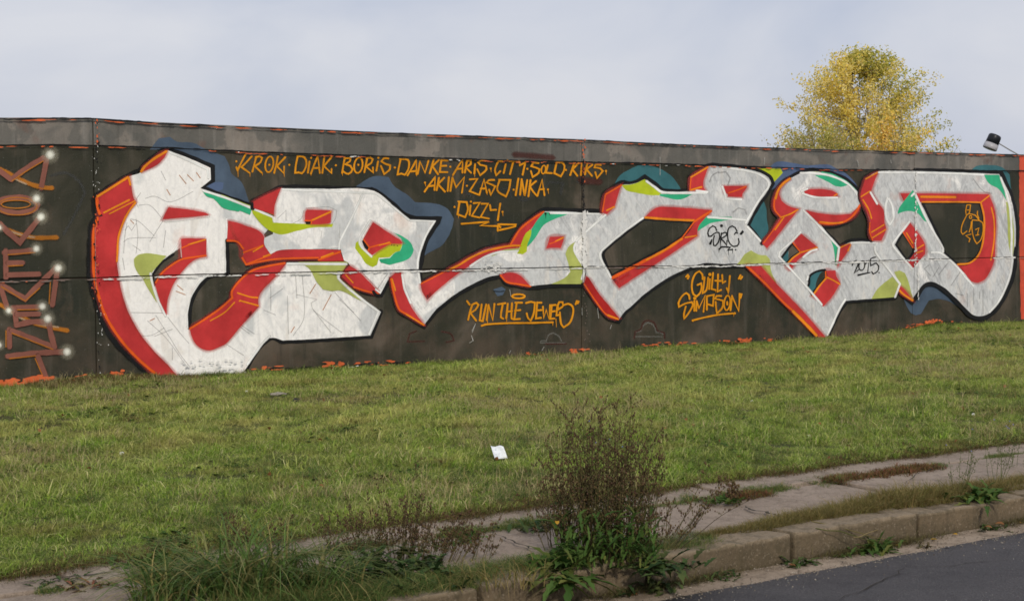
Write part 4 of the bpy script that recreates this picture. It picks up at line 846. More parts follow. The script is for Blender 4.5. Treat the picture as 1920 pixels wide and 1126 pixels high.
def block(x0, x1, y0, y1, z0, z1, seed, bev=.012, chip=.01, sub=5):
    """A cast block with worn, chipped upper edges, centred on its own origin."""
    rnd = random.Random(seed); bm = bmesh.new()
    b = bmesh.ops.create_cube(bm, size=1)
    for v in b['verts']: v.co = Vector((x0 if v.co.x < 0 else x1, y0 if v.co.y < 0 else y1, z0 if v.co.z < 0 else z1))
    bmesh.ops.bevel(bm, geom=[e for e in bm.edges if sum(v.co.z > (z0 + z1) / 2 for v in e.verts) >= 1], offset=bev, segments=2, affect='EDGES', profile=.6)
    if sub:
        ed = [e for e in bm.edges if abs(e.verts[0].co.x - e.verts[1].co.x) > (x1 - x0) * .5]
        bmesh.ops.subdivide_edges(bm, edges=ed, cuts=sub, use_grid_fill=True)
        o = rnd.uniform(0, 50)
        for v in bm.verts:
            nn = mnoise.noise(Vector((v.co.x * 7 + o, v.co.z * 4, v.co.y * 6))) + .5 * mnoise.noise(Vector((v.co.x * 19 + o, v.co.z * 9, v.co.y * 16)))
            if v.co.z > z1 - bev * 1.2: v.co.z += nn * chip * .8 - max(0, nn - .35) * chip * 5 * (abs(v.co.y - y0) < bev * 1.5)
            if v.co.y < y0 + .005: v.co.y += nn * chip * .7
    return bm
SETTING = {}
def strip_of_blocks(root, part, y0, y1, z0, z1, L, xa, xb, mat, gap, jit, bev, chip, sub, shift=0.0, variants=4, lab=None):
    meshes = []
    for k in range(variants):
        bm = block(-L / 2 + gap / 2, L / 2 - gap / 2, 0, y1 - y0, z0, z1, k * 7 + len(part), bev, chip, sub)
        me = bpy.data.meshes.new(part); bm.to_mesh(me); bm.free(); me.materials.append(mat); meshes.append(me)
    x = xa + shift; k = 0
    while x < xb:
        o = bpy.data.objects.new(part, meshes[k % variants]); COL.objects.link(o); o.parent = root
        o.location = (x + L / 2, y0 + random.uniform(-jit, jit) * .4, random.uniform(-jit, jit)); o.rotation_euler = (random.uniform(-jit, jit) * .8, 0, random.uniform(-jit, jit) * .5)
        x += L; k += 1
pav = tag(empty('pavement'), 'old concrete slab pavement with grass in its joints', None, None, 'structure')
strip_of_blocks(pav, 'slab', Y_MID + .012, Y_LAWN + .10, -.22, Z_PAV + .004, 2.0, -12, 40, M['slab'], .03, .005, .012, .006, 6, .4)
strip_of_blocks(pav, 'slab', Y_KBK + .012, Y_MID - .012, -.22, Z_PAV - .006, 2.0, -12, 40, M['slab'], .03, .006, .012, .006, 6, 1.25)
kb = tag(empty('kerb'), 'worn concrete kerb stones along the road', None, None, 'structure')
XKJ = on_ground(1722, 1010, Z_ROAD).x
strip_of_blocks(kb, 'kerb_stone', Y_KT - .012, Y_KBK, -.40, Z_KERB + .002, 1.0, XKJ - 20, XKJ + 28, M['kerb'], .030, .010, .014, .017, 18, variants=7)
gt = tag(empty('gutter'), 'narrow concrete gutter strip beside the asphalt', None, None, 'structure')
strip_of_blocks(gt, 'gutter_slab', Y_RD - .02, Y_KT - .016, -.42, Z_ROAD, 2.4, -12, 40, M['gutter'], .006, .001, .004, .003, 6, .9)

# ------------------------------------------------------------------ grass
def m_blades(name, cols, patch=None, trans=.25):
    def fn(g):
        r = g.geo.outputs['Random Per Island']
        oi = g.n('ShaderNodeObjectInfo')
        rr = g.math('FRACT', g.math('ADD', r, oi.outputs['Random']))
        n = len(cols); col = g.ramp(rr, [(i / (n - 1) if n > 1 else 0, lin(*c)) for i, c in enumerate(cols)])
        if patch:
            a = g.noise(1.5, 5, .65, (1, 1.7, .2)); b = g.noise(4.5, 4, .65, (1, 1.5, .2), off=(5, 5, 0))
            sy = g.n('ShaderNodeSeparateXYZ'); g.l(g.pos, sy.inputs[0])      # the middle of the verge is paler and yellower than its edges
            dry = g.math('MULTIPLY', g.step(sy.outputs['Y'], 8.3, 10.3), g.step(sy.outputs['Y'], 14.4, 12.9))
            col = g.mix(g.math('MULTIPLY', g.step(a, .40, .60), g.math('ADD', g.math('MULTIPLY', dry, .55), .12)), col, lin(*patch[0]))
            col = g.mix(g.math('MULTIPLY', g.step(b, .54, .68), .5), col, lin(*patch[1]))
            c3 = g.noise(1.6, 3, .6, (1, 1.4, .2), off=(15, 1, 0)); col = g.mix(g.math('MULTIPLY', g.step(c3, .54, .68), .55), col, lin(*patch[2]))
            col = g.mix(g.math('MULTIPLY', g.step(oi.outputs['Random'], .55, 1.0), .6), col, lin(50, 64, 26))
        g.color(col); g.p.inputs['Roughness'].default_value = .68; g.p.inputs['Specular IOR Level'].default_value = .15
        t = g.n('ShaderNodeBsdfTranslucent'); g.l(col, t.inputs[0]) if not isinstance(col, tuple) else None
        ms = g.n('ShaderNodeMixShader'); ms.inputs[0].default_value = trans
        g.l(g.p.outputs[0], ms.inputs[1]); g.l(t.outputs[0], ms.inputs[2]); g.l(ms.outputs[0], g.o.inputs[0])
    return simple(name, fn)
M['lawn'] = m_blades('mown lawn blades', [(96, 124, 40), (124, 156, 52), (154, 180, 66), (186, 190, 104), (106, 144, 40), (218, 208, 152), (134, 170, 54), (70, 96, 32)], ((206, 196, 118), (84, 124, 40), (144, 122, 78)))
M['long_grass'] = m_blades('long green grass blades', [(58, 80, 40), (78, 104, 48), (100, 124, 62), (68, 92, 44), (140, 136, 82), (86, 98, 52), (164, 148, 94)])
M['dry_grass'] = m_blades('brownish verge grass', [(112, 104, 60), (142, 124, 78), (96, 100, 48), (160, 140, 92), (84, 92, 40), (128, 98, 60)])
M['leaf'] = m_blades('broad weed leaf', [(52, 78, 34), (66, 92, 38), (84, 108, 50), (60, 84, 34), (110, 112, 56)], None, .2)
M['leaf_dark'] = m_blades('dark weed leaf', [(42, 62, 32), (56, 76, 38), (70, 88, 46), (84, 92, 50), (50, 58, 32)], None, .15)
M['red_leaf'] = m_blades('reddish creeping weed', [(112, 70, 50), (128, 82, 60), (100, 98, 48), (86, 56, 42), (96, 100, 50)], None, .15)
M['stem'] = m_blades('dry weed stem', [(98, 86, 56), (80, 68, 48), (110, 104, 62), (72, 62, 46), (92, 98, 56)], None, .05)
M['stem_green'] = m_blades('green weed stem', [(86, 96, 54), (104, 112, 66), (74, 84, 48)], None, .1)
M['bud'] = m_blades('dark seed heads', [(96, 72, 54), (78, 56, 46), (108, 88, 58), (88, 82, 50), (66, 50, 42)], None, .05)
M['petal'] = m_blades('pale blue petals', [(120, 126, 190), (140, 146, 205)], None, .2)
M['yellow_leaf'] = m_blades('yellow fallen leaf', [(196, 158, 54), (180, 138, 44), (204, 172, 74)], None, .2); M['brown_leaf'] = m_blades('brown fallen leaf', [(140, 98, 60), (124, 84, 52), (156, 112, 72)], None, .2)
M['thatch'] = m_blades('dead thatch', [(104, 82, 56), (84, 84, 42), (126, 98, 66), (74, 60, 42), (90, 104, 46)], None, .1)
M['straw'] = m_blades('dead grass straw', [(168, 156, 112), (144, 128, 88), (186, 172, 128)], None, .1)

def blades(n, rad, h0, h1, wd, lean, droop, rng, segs=2, center_pow=.5, aspect=1.0):
    """n bent blades growing from a disc: returns vertices and triangles."""
    a = rng.uniform(0, 2 * np.pi, n); r = rad * rng.uniform(0, 1, n) ** center_pow
    bx, by = r * np.cos(a), r * np.sin(a) * aspect
    az = a + rng.normal(0, 1.3, n); h = rng.uniform(h0, h1, n); ln = np.abs(rng.normal(lean, lean * .6, n))
    ph = az + np.pi / 2 + rng.normal(0, .8, n); w_ = wd * rng.uniform(.6, 1.3, n)
    V = np.zeros((n, 2 * segs + 1, 3)); 
    for k in range(segs + 1):
        t = k / segs; out = h * (np.sin(np.clip(ln * t, 0, 1.4)) * t + droop * t ** 3); up = h * (t * np.cos(np.clip(ln * t * .8, 0, 1.3)) - droop * .7 * t ** 3)
        cx, cy, cz = bx + out * np.cos(az), by + out * np.sin(az), up - .008
        ww = w_ * (1 - t) ** .6 * .5 if k else w_ * .4
        if k < segs:
            V[:, 2 * k] = np.stack([cx - ww * np.cos(ph), cy - ww * np.sin(ph), cz], -1); V[:, 2 * k + 1] = np.stack([cx + ww * np.cos(ph), cy + ww * np.sin(ph), cz], -1)
        else: V[:, 2 * segs] = np.stack([cx, cy, cz], -1)
    T_ = []
    for k in range(segs - 1): T_ += [(2 * k, 2 * k + 1, 2 * k + 3), (2 * k, 2 * k + 3, 2 * k + 2)]
    T_.append((2 * segs - 2, 2 * segs - 1, 2 * segs))
    Fc = (np.arange(n)[:, None, None] * (2 * segs + 1) + np.array(T_)[None]).reshape(-1, 3)
    return V.reshape(-1, 3), Fc
def merge(lst):
    V, Fc, o = [], [], 0
    for v, f in lst: V.append(v); Fc.append(f + o); o += len(v)
    return np.concatenate(V), np.concatenate(Fc)

def leaf(p, az, L, W, rise, droop, rnd, wav=.42, n=7):
    """A long arching leaf with a lobed margin."""
    V = []; out = np.array([math.cos(az), math.sin(az), 0]); side = np.array([-math.sin(az), math.cos(az), 0])
    for i in range(n + 1):
        t = i / n; c = p + out * L * t * math.cos(rise) * (1 + .1 * t) + np.array([0, 0, L * (t * math.sin(rise) - droop * t * t)])
        ww = W * (math.sin(math.pi * min(1, t * .9 + .1)) ** .8) * (1 + wav * (1 if i % 2 else -1)) * .5 + .0015
        V += [c - side * ww + np.array([0, 0, ww * .5]), c, c + side * ww + np.array([0, 0, ww * .5])]
    Fc = []
    for i in range(n):
        a = i * 3
        for k in (0, 1): Fc += [(a + k, a + k + 1, a + k + 4), (a + k, a + k + 4, a + k + 3)]
    return np.array(V), np.array(Fc)
def scatter(name, label, mat, tufts, P3, rot, scl, tilt=None, cat='grass'):
    """Tufts set out on given points; one geometry-nodes object of kind 'stuff'."""
    col = bpy.data.collections.new(name + '_tufts')
    for v, f in tufts:
        me = bpy.data.meshes.new('tuft'); v = np.asarray(v, np.float32); f = np.asarray(f, np.int32)
        me.vertices.add(len(v)); me.vertices.foreach_set('co', v.ravel()); me.loops.add(f.size); me.loops.foreach_set('vertex_index', f.ravel().astype(np.int32))
        me.polygons.add(len(f)); me.polygons.foreach_set('loop_start', np.arange(0, f.size, 3, dtype=np.int32)); me.update(calc_edges=True)
        me.materials.append(mat); o = bpy.data.objects.new('tuft', me); col.objects.link(o)
    me = bpy.data.meshes.new(name); n = len(P3)
    me.vertices.add(n); me.vertices.foreach_set('co', np.asarray(P3, np.float32).ravel())
    for nm, typ, arr in (('rot', 'FLOAT_VECTOR', rot), ('scl', 'FLOAT', scl), ('pick', 'INT', RNG.integers(0, len(tufts), n))):
        at = me.attributes.new(nm, typ, 'POINT')
        at.data.foreach_set('vector' if typ == 'FLOAT_VECTOR' else 'value', np.asarray(arr, np.int32 if typ == 'INT' else np.float32).ravel())
    o = bpy.data.objects.new(name, me); COL.objects.link(o)
    ng = bpy.data.node_groups.new(name, 'GeometryNodeTree'); ng.interface.new_socket('Geometry', in_out='INPUT', socket_type='NodeSocketGeometry'); ng.interface.new_socket('Geometry', in_out='OUTPUT', socket_type='NodeSocketGeometry')
    a = ng.nodes.new; gi, go, ip, ci = a('NodeGroupInput'), a('NodeGroupOutput'), a('GeometryNodeInstanceOnPoints'), a('GeometryNodeCollectionInfo')
    ci.inputs['Collection'].default_value = col; ci.inputs['Separate Children'].default_value = True; ci.inputs['Reset Children'].default_value = True
    def na(nm, t):
        x = a('GeometryNodeInputNamedAttribute'); x.data_type = t; x.inputs['Name'].default_value = nm; return x.outputs['Attribute']
    l = ng.links.new
    l(gi.outputs[0], ip.inputs['Points']); l(ci.outputs[0], ip.inputs['Instance']); ip.inputs['Pick Instance'].default_value = True
    l(na('pick', 'INT'), ip.inputs['Instance Index']); l(na('scl', 'FLOAT'), ip.inputs['Scale'])
    er = a('FunctionNodeEulerToRotation'); l(na('rot', 'FLOAT_VECTOR'), er.inputs[0]); l(er.outputs[0], ip.inputs['Rotation']); l(ip.outputs[0], go.inputs[0])
    md = o.modifiers.new('scatter', 'NODES'); md.node_group = ng
    return tag(o, label, cat, None, 'stuff')

# region of lawn the camera (or one a few steps to the side) can see
def lawn_points(n, y0, y1, pw=1.0):
    Y = y0 + (y1 - y0) * RNG.uniform(0, 1, n) ** pw
    xl = np.interp(Y, [6.5, 14.6], [1.3, 3.4]); xr = np.interp(Y, [5.5, 7.2, 14.6], [9.0, 11.6, 21.2])
    return xl + (xr - xl) * RNG.uniform(0, 1, n), Y
def rots(n, tilt): return np.stack([RNG.normal(0, tilt, n), RNG.normal(0, tilt, n), RNG.uniform(0, 6.283, n)], -1)
rg = np.random.default_rng(5)
short = [blades(36, .06, .016, .052, .0044, .8, .25, rg) for _ in range(5)] + [merge([blades(26, .06, .02, .05, .004, .7, .2, rg), blades(12, .09, .04, .085, .003, 1.4, .4, rg)]) for _ in range(4)]
X, Y = lawn_points(52000, Y_LAWN - .02, YW - .02, 1.1)
big = 1 + .34 * np.clip(fbm(X, Y, SEED, 1, 2.6), -1, 1.5) + .42 * np.clip(fbm(X + 2, Y * 1.5, SEED, 1, 9.0), -.9, 1.4); big *= np.interp(Y, [Y_LAWN, Y_LAWN + 1.6, YW - 1.5, YW], [.85, 1.1, .95, 1.0])
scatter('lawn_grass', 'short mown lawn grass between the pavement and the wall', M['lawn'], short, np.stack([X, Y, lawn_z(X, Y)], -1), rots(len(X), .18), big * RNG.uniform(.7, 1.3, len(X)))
# longer unmown tufts, mostly low down in the lawn
tall = [blades(30, .07, .07, .17, .0055, .75, .45, rg, 3) for _ in range(5)]
flop = [blades(34, .09, .06, .17, .005, 1.15, .5, rg, 3) for _ in range(5)]
X, Y = lawn_points(9000, Y_LAWN + .1, YW - .1, 2.0); keep = fbm(X + 3, Y, SEED, 1, 3.5) + RNG.normal(0, .35, len(X)) > .25; X, Y = X[keep], Y[keep]
scatter('rough_grass', 'longer green grass tufts standing out of the lawn', M['long_grass'], flop, np.stack([X, Y, lawn_z(X, Y)], -1), rots(len(X), .25), RNG.uniform(.45, 1.0, len(X)) * np.interp(Y, [Y_LAWN, Y_LAWN + .5, Y_LAWN + 1.4, Y_LAWN + 2.5, YW], [.45, .7, .85, .6, .4]))
# flat broad-leaved weeds in the sward
weedt = [merge([leaf(np.zeros(3), rr_.uniform(0, 6.28), rr_.uniform(.02, .05), rr_.uniform(.010, .018), rr_.uniform(.2, .8), .2, rr_, .1, 3) for _ in range(14)]) for rr_ in (random.Random(q) for q in range(4))]
X, Y = lawn_points(9000, Y_LAWN, YW - .1, 1.3); keep = fbm(X - 7, Y + 2, SEED, 1, 2.2) + RNG.normal(0, .3, len(X)) > .55; X, Y = X[keep], Y[keep]
scatter('lawn_weeds', 'dark flat broad leaved weeds growing among the lawn grass', M['leaf'], weedt, np.stack([X, Y, lawn_z(X, Y) + .012], -1), rots(len(X), .2), RNG.uniform(.35, .8, len(X)), cat='weed')
X, Y = lawn_points(3000, Y_LAWN, YW - .05, 1.2); keep = fbm(X + 19, Y + 5, SEED, 1, 2.6) + RNG.normal(0, .25, len(X)) > .8; X, Y = X[keep], Y[keep]
n = 700; X = np.concatenate([X, RNG.uniform(4.7, 6.3, n)]); Y = np.concatenate([Y, YW - .1 - np.abs(RNG.normal(0, .22, n))])
scatter('bare_patch', 'brown dead grass patches in the lawn and at the foot of the wall', M['thatch'], [blades(30, .07, .02, .06, .0038, 1.5, .1, rg) for _ in range(3)], np.stack([X, Y, lawn_z(X, Y) + .02], -1), rots(len(X), .15), RNG.uniform(.6, 1.2, len(X)))
X, Y = lawn_points(130, Y_LAWN, YW - .1, 1.3)
scatter('fallen_leaves', 'small brown and yellow leaves fallen on the lawn', M['brown_leaf'], [leaf(np.zeros(3), 0, .035, .022, .3, .2, random.Random(2), .1, 3), leaf(np.zeros(3), 2, .028, .02, .5, .3, random.Random(3), .1, 3)], np.stack([X, Y, lawn_z(X, Y) + .04], -1), rots(len(X), .5), RNG.uniform(.6, 1.2, len(X)), cat='leaf')
# mown clippings lying about
clip = [blades(26, .16, .05, .14, .0035, 1.5, .1, rg, 2, .7) for _ in range(4)]
X, Y = lawn_points(4200, Y_LAWN - .03, YW - .05, 1.1); keep = fbm(X + 9, Y - 4, SEED, 1, 1.2) + RNG.normal(0, .4, len(X)) > .5; X, Y = X[keep], Y[keep]
scatter('grass_clippings', 'dry mown clippings lying on the lawn', M['straw'], clip, np.stack([X, Y, lawn_z(X, Y) + .03], -1), rots(len(X), .15), RNG.uniform(.5, 1.1, len(X)), cat='clippings')
n = 3600; X = RNG.uniform(1.4, 12.5, n); Y = Y_LAWN + .02 + RNG.normal(0, .05, n) + .03 * np.sin(X * 5) 
scatter('dead_thatch', 'dark brown dead thatch along the edge of the lawn by the pavement', M['thatch'], [blades(26, .07, .02, .06, .0035, 1.4, .2, rg) for _ in range(3)], np.stack([X, Y, np.full(n, Z_PAV + .012)], -1), rots(n, .2), RNG.uniform(.5, 1.1, n))
# fringe at the foot of the wall
n = 2600; X = RNG.uniform(3.4, 21, n); Y = YW - .02 - np.abs(RNG.normal(0, .06, n))
scatter('wall_foot_grass', 'grass fringe growing at the foot of the wall', M['long_grass'], tall, np.stack([X, Y, lawn_z(X, Y) - .01], -1), rots(n, .15), RNG.uniform(.25, .62, n) * (1 + .4 * np.sin(X * 3.1) * np.sin(X * 1.3)))

# grass in the joints of the pavement and on the kerb
def along(n, y, x0, x1, sy): return RNG.uniform(x0, x1, n), y + RNG.normal(0, sy, n)
def gx(px, py, z=Z_PAV): return on_ground(px, py, z).x
JOINT = []
for a, b, n, sy, sc in ((75, 190, 160, .03, .6), (930, 1120, 330, .035, .8), (1190, 1420, 260, .035, .6), (1390, 1530, 360, .05, .62), (1545, 1760, 460, .045, .55), (1830, 1990, 260, .025, .5), (560, 930, 300, .03, .7), (250, 560, 300, .05, .8)):
    def cx_(px): return on_ground(px, 412 + 436 * (5040 - px) / 3120, Z_PAV).x
    x, y = along(n, Y_MID, cx_(a), cx_(b), sy); JOINT.append((x, y, RNG.uniform(.6, 1.2, n) * sc))
X = np.concatenate([j[0] for j in JOINT]); Y = np.concatenate([j[1] for j in JOINT]); Sc = np.concatenate([j[2] for j in JOINT])
kp = (fbm(X, Y, SEED, 1, 7) + RNG.normal(0, .4, len(X))) > -.25; X, Y, Sc = X[kp], Y[kp], Sc[kp] * (1 + .35 * np.clip(fbm(X[kp], Y[kp], SEED, 1, 11), -1, 1))
scatter('joint_grass', 'low grass growing out of the middle joint of the pavement', M['long_grass'], short, np.stack([X, Y, np.full_like(X, Z_PAV - .005)], -1), rots(len(X), .2), Sc)
xa, xb = cx_(1548), cx_(1740); n = 420
X = RNG.uniform(xa, xb, n); Y = Y_MID - .04 + RNG.normal(0, .045, n)
mat_t = [blades(30, .06, .02, .05, .006, 1.2, .2, rg) for _ in range(3)]
scatter('red_ground_weed', 'reddish creeping weed in the pavement joint', M['red_leaf'], mat_t, np.stack([X, Y, np.full_like(X, Z_PAV)], -1), rots(n, .2), RNG.uniform(.5, 1, n), cat='weed')
xa, xb = cx_(1330), cx_(1412); n = 160
X = RNG.uniform(xa, xb, n); Y = Y_MID - .10 + RNG.normal(0, .03, n)
scatter('red_ground_weed', 'small reddish weed patch beside the dark twig', M['red_leaf'], mat_t, np.stack([X, Y, np.full_like(X, Z_PAV)], -1), rots(n, .2), RNG.uniform(.4, .8, n), cat='weed')
verge = [blades(34, .07, .05, .15, .0038, .6, .3, rg, 3) for _ in range(4)] + [blades(30, .08, .04, .12, .0036, 1.1, .4, rg, 3) for _ in range(2)]
def kx(px): return on_ground(px, 412 + 505 * (5040 - px) / 3120, Z_KERB).x
n = 2600; X = RNG.uniform(kx(1330), kx(2050), n); dens = .55 + .45 * np.sin(X * 5.2) * np.sin(X * 2.3 + 1)
off = np.interp(X, [kx(1330), kx(1500), kx(1650), kx(1760), kx(1850), kx(2000)], [.03, .06, .10, .12, .08, .10])
Y = Y_KBK + .02 + off * RNG.uniform(-.1, 1.6, n); kp = RNG.uniform(0, 1, n) < .35 + dens; X, Y = X[kp], Y[kp]
scatter('verge_grass', 'brownish grass strip growing behind the kerb stones', M['dry_grass'], verge, np.stack([X, Y, np.full_like(X, Z_KERB - .01)], -1), rots(len(X), .2), RNG.uniform(.45, 1.0, len(X)) * np.interp(X, [kx(1330), kx(1650), kx(1750), kx(1950)], [.5, .9, 1.1, .8]))
n = 2300; X = RNG.uniform(kx(150), kx(1340), n); Y = Y_KBK + .02 + RNG.normal(0, .07, n)
scatter('verge_grass', 'green grass growing along the kerb under the tall weeds', M['long_grass'], tall, np.stack([X, Y, np.full_like(X, Z_KERB - .01)], -1), rots(n, .25), RNG.uniform(.3, .75, n) * np.interp(X, [kx(150), kx(700), kx(1300)], [1.0, .8, .6]))
# damp leaf litter and dirt in the gutter
n = 2200; X = RNG.uniform(kx(900), kx(2000), n); X = X[(np.sin(X * 4.1) + RNG.normal(0, .5, n)) > .1]; Y = Y_KB + .01 - np.abs(RNG.normal(0, .03, len(X)))
scatter('gutter_litter', 'brown dead grass and twigs lying along the foot of the kerb', M['stem'], [blades(14, .06, .02, .07, .003, 1.5, .1, rg) for _ in range(3)], np.stack([X, Y, np.full_like(X, Z_ROAD + .008)], -1), rots(len(X), .2), RNG.uniform(.4, 1, len(X)), cat='litter')

# cracks in the slabs, gutter and asphalt edge, filled with dirt
def crack(parent, A, B, z, w, seed, n=14):
    rnd = random.Random(seed); A = np.array(A); B = np.array(B); d = B - A; nv = np.array([-d[1], d[0]]) / np.linalg.norm(d); V = []; off = 0
    for i in range(n + 1):
        off += rnd.gauss(0, .012); off *= .93; c = A + d * i / n + nv * off; ww = w * rnd.uniform(.4, 1.3) * (.15 + math.sin(math.pi * i / n) ** .4); V += [(*(c - nv * ww / 2), z), (*(c + nv * ww / 2), z)]
    o = from_arr('crack', V, [(2 * i, 2 * i + 1, 2 * i + 3, 2 * i + 2) for i in range(n)], parent, M['dirt'])
M['dirt'] = simple('dark dirt in cracks', lambda g: g.color(lin(52, 46, 36)))
def G2(px, py, z): p = on_ground(px, py, z); return (p.x, p.y)
for k, (p, q, z, w, par) in enumerate((((1395, 948), (1462, 968), Z_PAV + .004, .018, pav), ((1150, 948), (1230, 925), Z_PAV + .010, .008, pav), ((1480, 900), (1600, 905), Z_PAV + .010, .006, pav), ((1700, 905), (1750, 870), Z_PAV + .010, .006, pav), ((20, 1095), (230, 1070), Z_PAV + .010, .010, pav), ((640, 1030), (760, 1000), Z_PAV + .010, .007, pav), ((930, 1000), (1010, 1035), Z_PAV + .004, .010, pav),
        ((1240, 1106), (1300, 1118), Z_ROAD + .005, .012, gt), ((1560, 1050), (1600, 1066), Z_ROAD + .005, .006, gt), ((1820, 998), (1870, 1004), Z_ROAD + .005, .006, gt), ((1560, 1126), (1700, 1060), Z_ROAD + .008, .005, road_o), ((1700, 1062), (1900, 1050), Z_ROAD + .008, .004, road_o))):
    crack(par, G2(*p, z), G2(*q, z), z + .002, w, k)
# grit washed up along the gutter and the edge of the asphalt
grit = [(np.array([(1, 0, 0), (-.6, .8, 0), (-.5, -.9, 0), (.1, 0, .9)]) * .006, np.array([(0, 1, 3), (1, 2, 3), (2, 0, 3), (0, 2, 1)])), (np.array([(.8, .2, 0), (-.6, .5, .1), (-.5, -.6, 0), (0, .1, .6)]) * .009, np.array([(0, 1, 3), (1, 2, 3), (2, 0, 3), (0, 2, 1)]))]
M['grit'] = m_blades('pale grit', [(150, 138, 120), (110, 98, 84), (176, 166, 150), (84, 74, 64)], None, .02)
n = 2600; X = RNG.uniform(3, 14, n); Y = np.where(RNG.uniform(0, 1, n) < .5, Y_RD + RNG.normal(0, .03, n), np.where(RNG.uniform(0, 1, n) < .6, Y_KB - np.abs(RNG.normal(0, .08, n)), Y_RD - np.abs(RNG.normal(0, .12, n))))
scatter('grit', 'small pale stones and grit lying along the gutter', M['grit'], grit, np.stack([X, Y, np.full(n, Z_ROAD + .006)], -1), rots(n, .3), RNG.uniform(.3, 1.2, n), cat='grit')
n = 1500; X = RNG.uniform(1.5, 14, n); Y = RNG.uniform(Y_KBK, Y_LAWN, n)
scatter('grit', 'small crumbs lying on the pavement slabs', M['grit'], grit, np.stack([X, Y, np.full(n, Z_PAV + .002)], -1), rots(n, .3), RNG.uniform(.2, .8, n), cat='grit')

# ------------------------------------------------------------------ single plants
def tube(path, r0, r1, sides=3):
    path = np.asarray(path, float); n = len(path); V = []; 
    for i, p in enumerate(path):
        d = path[min(i + 1, n - 1)] - path[max(i - 1, 0)]; d /= np.linalg.norm(d) + 1e-9
        u = np.cross(d, (0, 0, 1.0)) if abs(d[2]) < .95 else np.cross(d, (1.0, 0, 0)); u /= np.linalg.norm(u) + 1e-9; v = np.cross(d, u); r = r0 + (r1 - r0) * i / (n - 1)
        for k in range(sides): a = k / sides * 2 * math.pi; V.append(p + u * math.cos(a) * r + v * math.sin(a) * r)
    Fc = []
    for i in range(n - 1):
        for k in range(sides):
            a, b = i * sides + k, i * sides + (k + 1) % sides; c, d = a + sides, b + sides; Fc += [(a, b, d), (a, d, c)]
    return np.array(V), np.array(Fc)
OCT = np.array([(1, 0, 0), (-1, 0, 0), (0, 1, 0), (0, -1, 0), (0, 0, 1), (0, 0, -1)], float); OCF = np.array([(0, 2, 4), (2, 1, 4), (1, 3, 4), (3, 0, 4), (2, 0, 5), (1, 2, 5), (3, 1, 5), (0, 3, 5)])
def bud(p, r, rnd, el=1.5): return OCT * np.array([r, r, r * el]) + p + np.array([0, 0, r * .5]), OCF
def branchy(base, nst, H, spread, rnd, twig=1.0, lean=(0, 0), rad=.12, budr=.006, start=.35, r0=.0028, dens=9):
    st, bd = [], []
    for _ in range(nst):
        a = rnd.uniform(0, 6.283); h = H * rnd.uniform(.55, 1.0); sp = spread * abs(rnd.gauss(0, .6)) + .05; q = np.array([base[0] + math.cos(a) * rad * rnd.random() ** .5, base[1] + math.sin(a) * rad * rnd.random() ** .5 * .7, base[2] - .02])
        path = [q.copy()]; d = np.array([math.cos(a) * sp + lean[0], math.sin(a) * sp * .8 + lean[1], 1.0]); d /= np.linalg.norm(d)
        for k in range(8):
            d = d + np.array([rnd.gauss(0, .06), rnd.gauss(0, .06), rnd.gauss(0, .03)]); d /= np.linalg.norm(d); q = q + d * h / 8; path.append(q.copy())
        st.append(tube(path, r0, r0 * .35))
        for _k in range(int(dens * twig)):
            t = rnd.uniform(start, 1.0) * 8; i = min(7, int(t)); p = path[i] + (path[i + 1] - path[i]) * (t - i); az = rnd.uniform(0, 6.283); L = H * .17 * rnd.uniform(.25, 1) * (1.25 - t / 10) * twig
            dd = np.array([math.cos(az), math.sin(az), rnd.uniform(.4, 1.3)]); dd /= np.linalg.norm(dd); tp = [p]
            for j in range(3): dd = dd + np.array([rnd.gauss(0, .25), rnd.gauss(0, .25), rnd.gauss(0, .15)]); dd /= np.linalg.norm(dd); tp.append(tp[-1] + dd * L / 3)
            st.append(tube(tp, r0 * .4, r0 * .2))
            for p2 in tp[1:]: bd.append(bud(p2 + np.array([rnd.gauss(0, .003), rnd.gauss(0, .003), 0]), budr * rnd.uniform(.5, 1.15), rnd))
            if rnd.random() < .5: bd.append(bud(tp[0], budr * .7, rnd))
    return st, bd
def plant(name, label, cat, base, parts, group='tall weeds growing by the kerb'):
    t = empty(name, tuple(base)); tag(t, label, cat, group)
    for pn, lst, m in parts:
        if pn == 'flower':
            for v, f in lst: from_arr(pn, v, f, t, m)
        elif lst: v, f = merge(lst); o = from_arr(pn, v, f, t, m); o['kind'] = 'stuff'
    return t
def gp(px, py, z): return np.array(on_ground(px, py, z))

# tall chicory-like bush in front, right of the middle
rnd = random.Random(4)
st, bd = [], []
for px, py, n, H, sp, ln in ((1140, 1052, 34, .80, .20, (.0, 0)), (1135, 1050, 26, .82, .08, (-.02, 0)), (1165, 1052, 16, .72, .1, (.04, 0)), (1085, 1046, 12, .70, .1, (-.06, 0)), (1080, 1046, 22, .66, .14, (-.07, 0)), (1195, 1050, 22, .66, .14, (.06, 0)), (1120, 1040, 16, .86, .10, (0, 0)), (1225, 1040, 7, .45, .2, (.1, 0)), (1050, 1030, 8, .5, .2, (-.2, 0))):
    a, b = branchy(gp(px, py, Z_KERB), int(n * 1.05), H * 1.0, sp * .85, rnd, .95, ln, .10, .0052, .22, .0026, 12); st += a; bd += b
lf = [leaf(gp(1100 + rnd.uniform(-60, 120), 1060 + rnd.uniform(-30, 15), Z_KERB) + np.array([0, 0, rnd.uniform(0, .26)]), rnd.uniform(0, 6.28), rnd.uniform(.05, .13), rnd.uniform(.008, .018), rnd.uniform(.2, 1.2), rnd.uniform(.1, .6), rnd) for _ in range(220)]
pe = [bud(gp(x, y, Z_KERB) * 0 + np.array(at_dist(x, y, 7.9)), .006, rnd, .6) for x, y in ((1117, 830), (1143, 824), (1167, 838), (1105, 790), (1178, 905), (1210, 1000))]
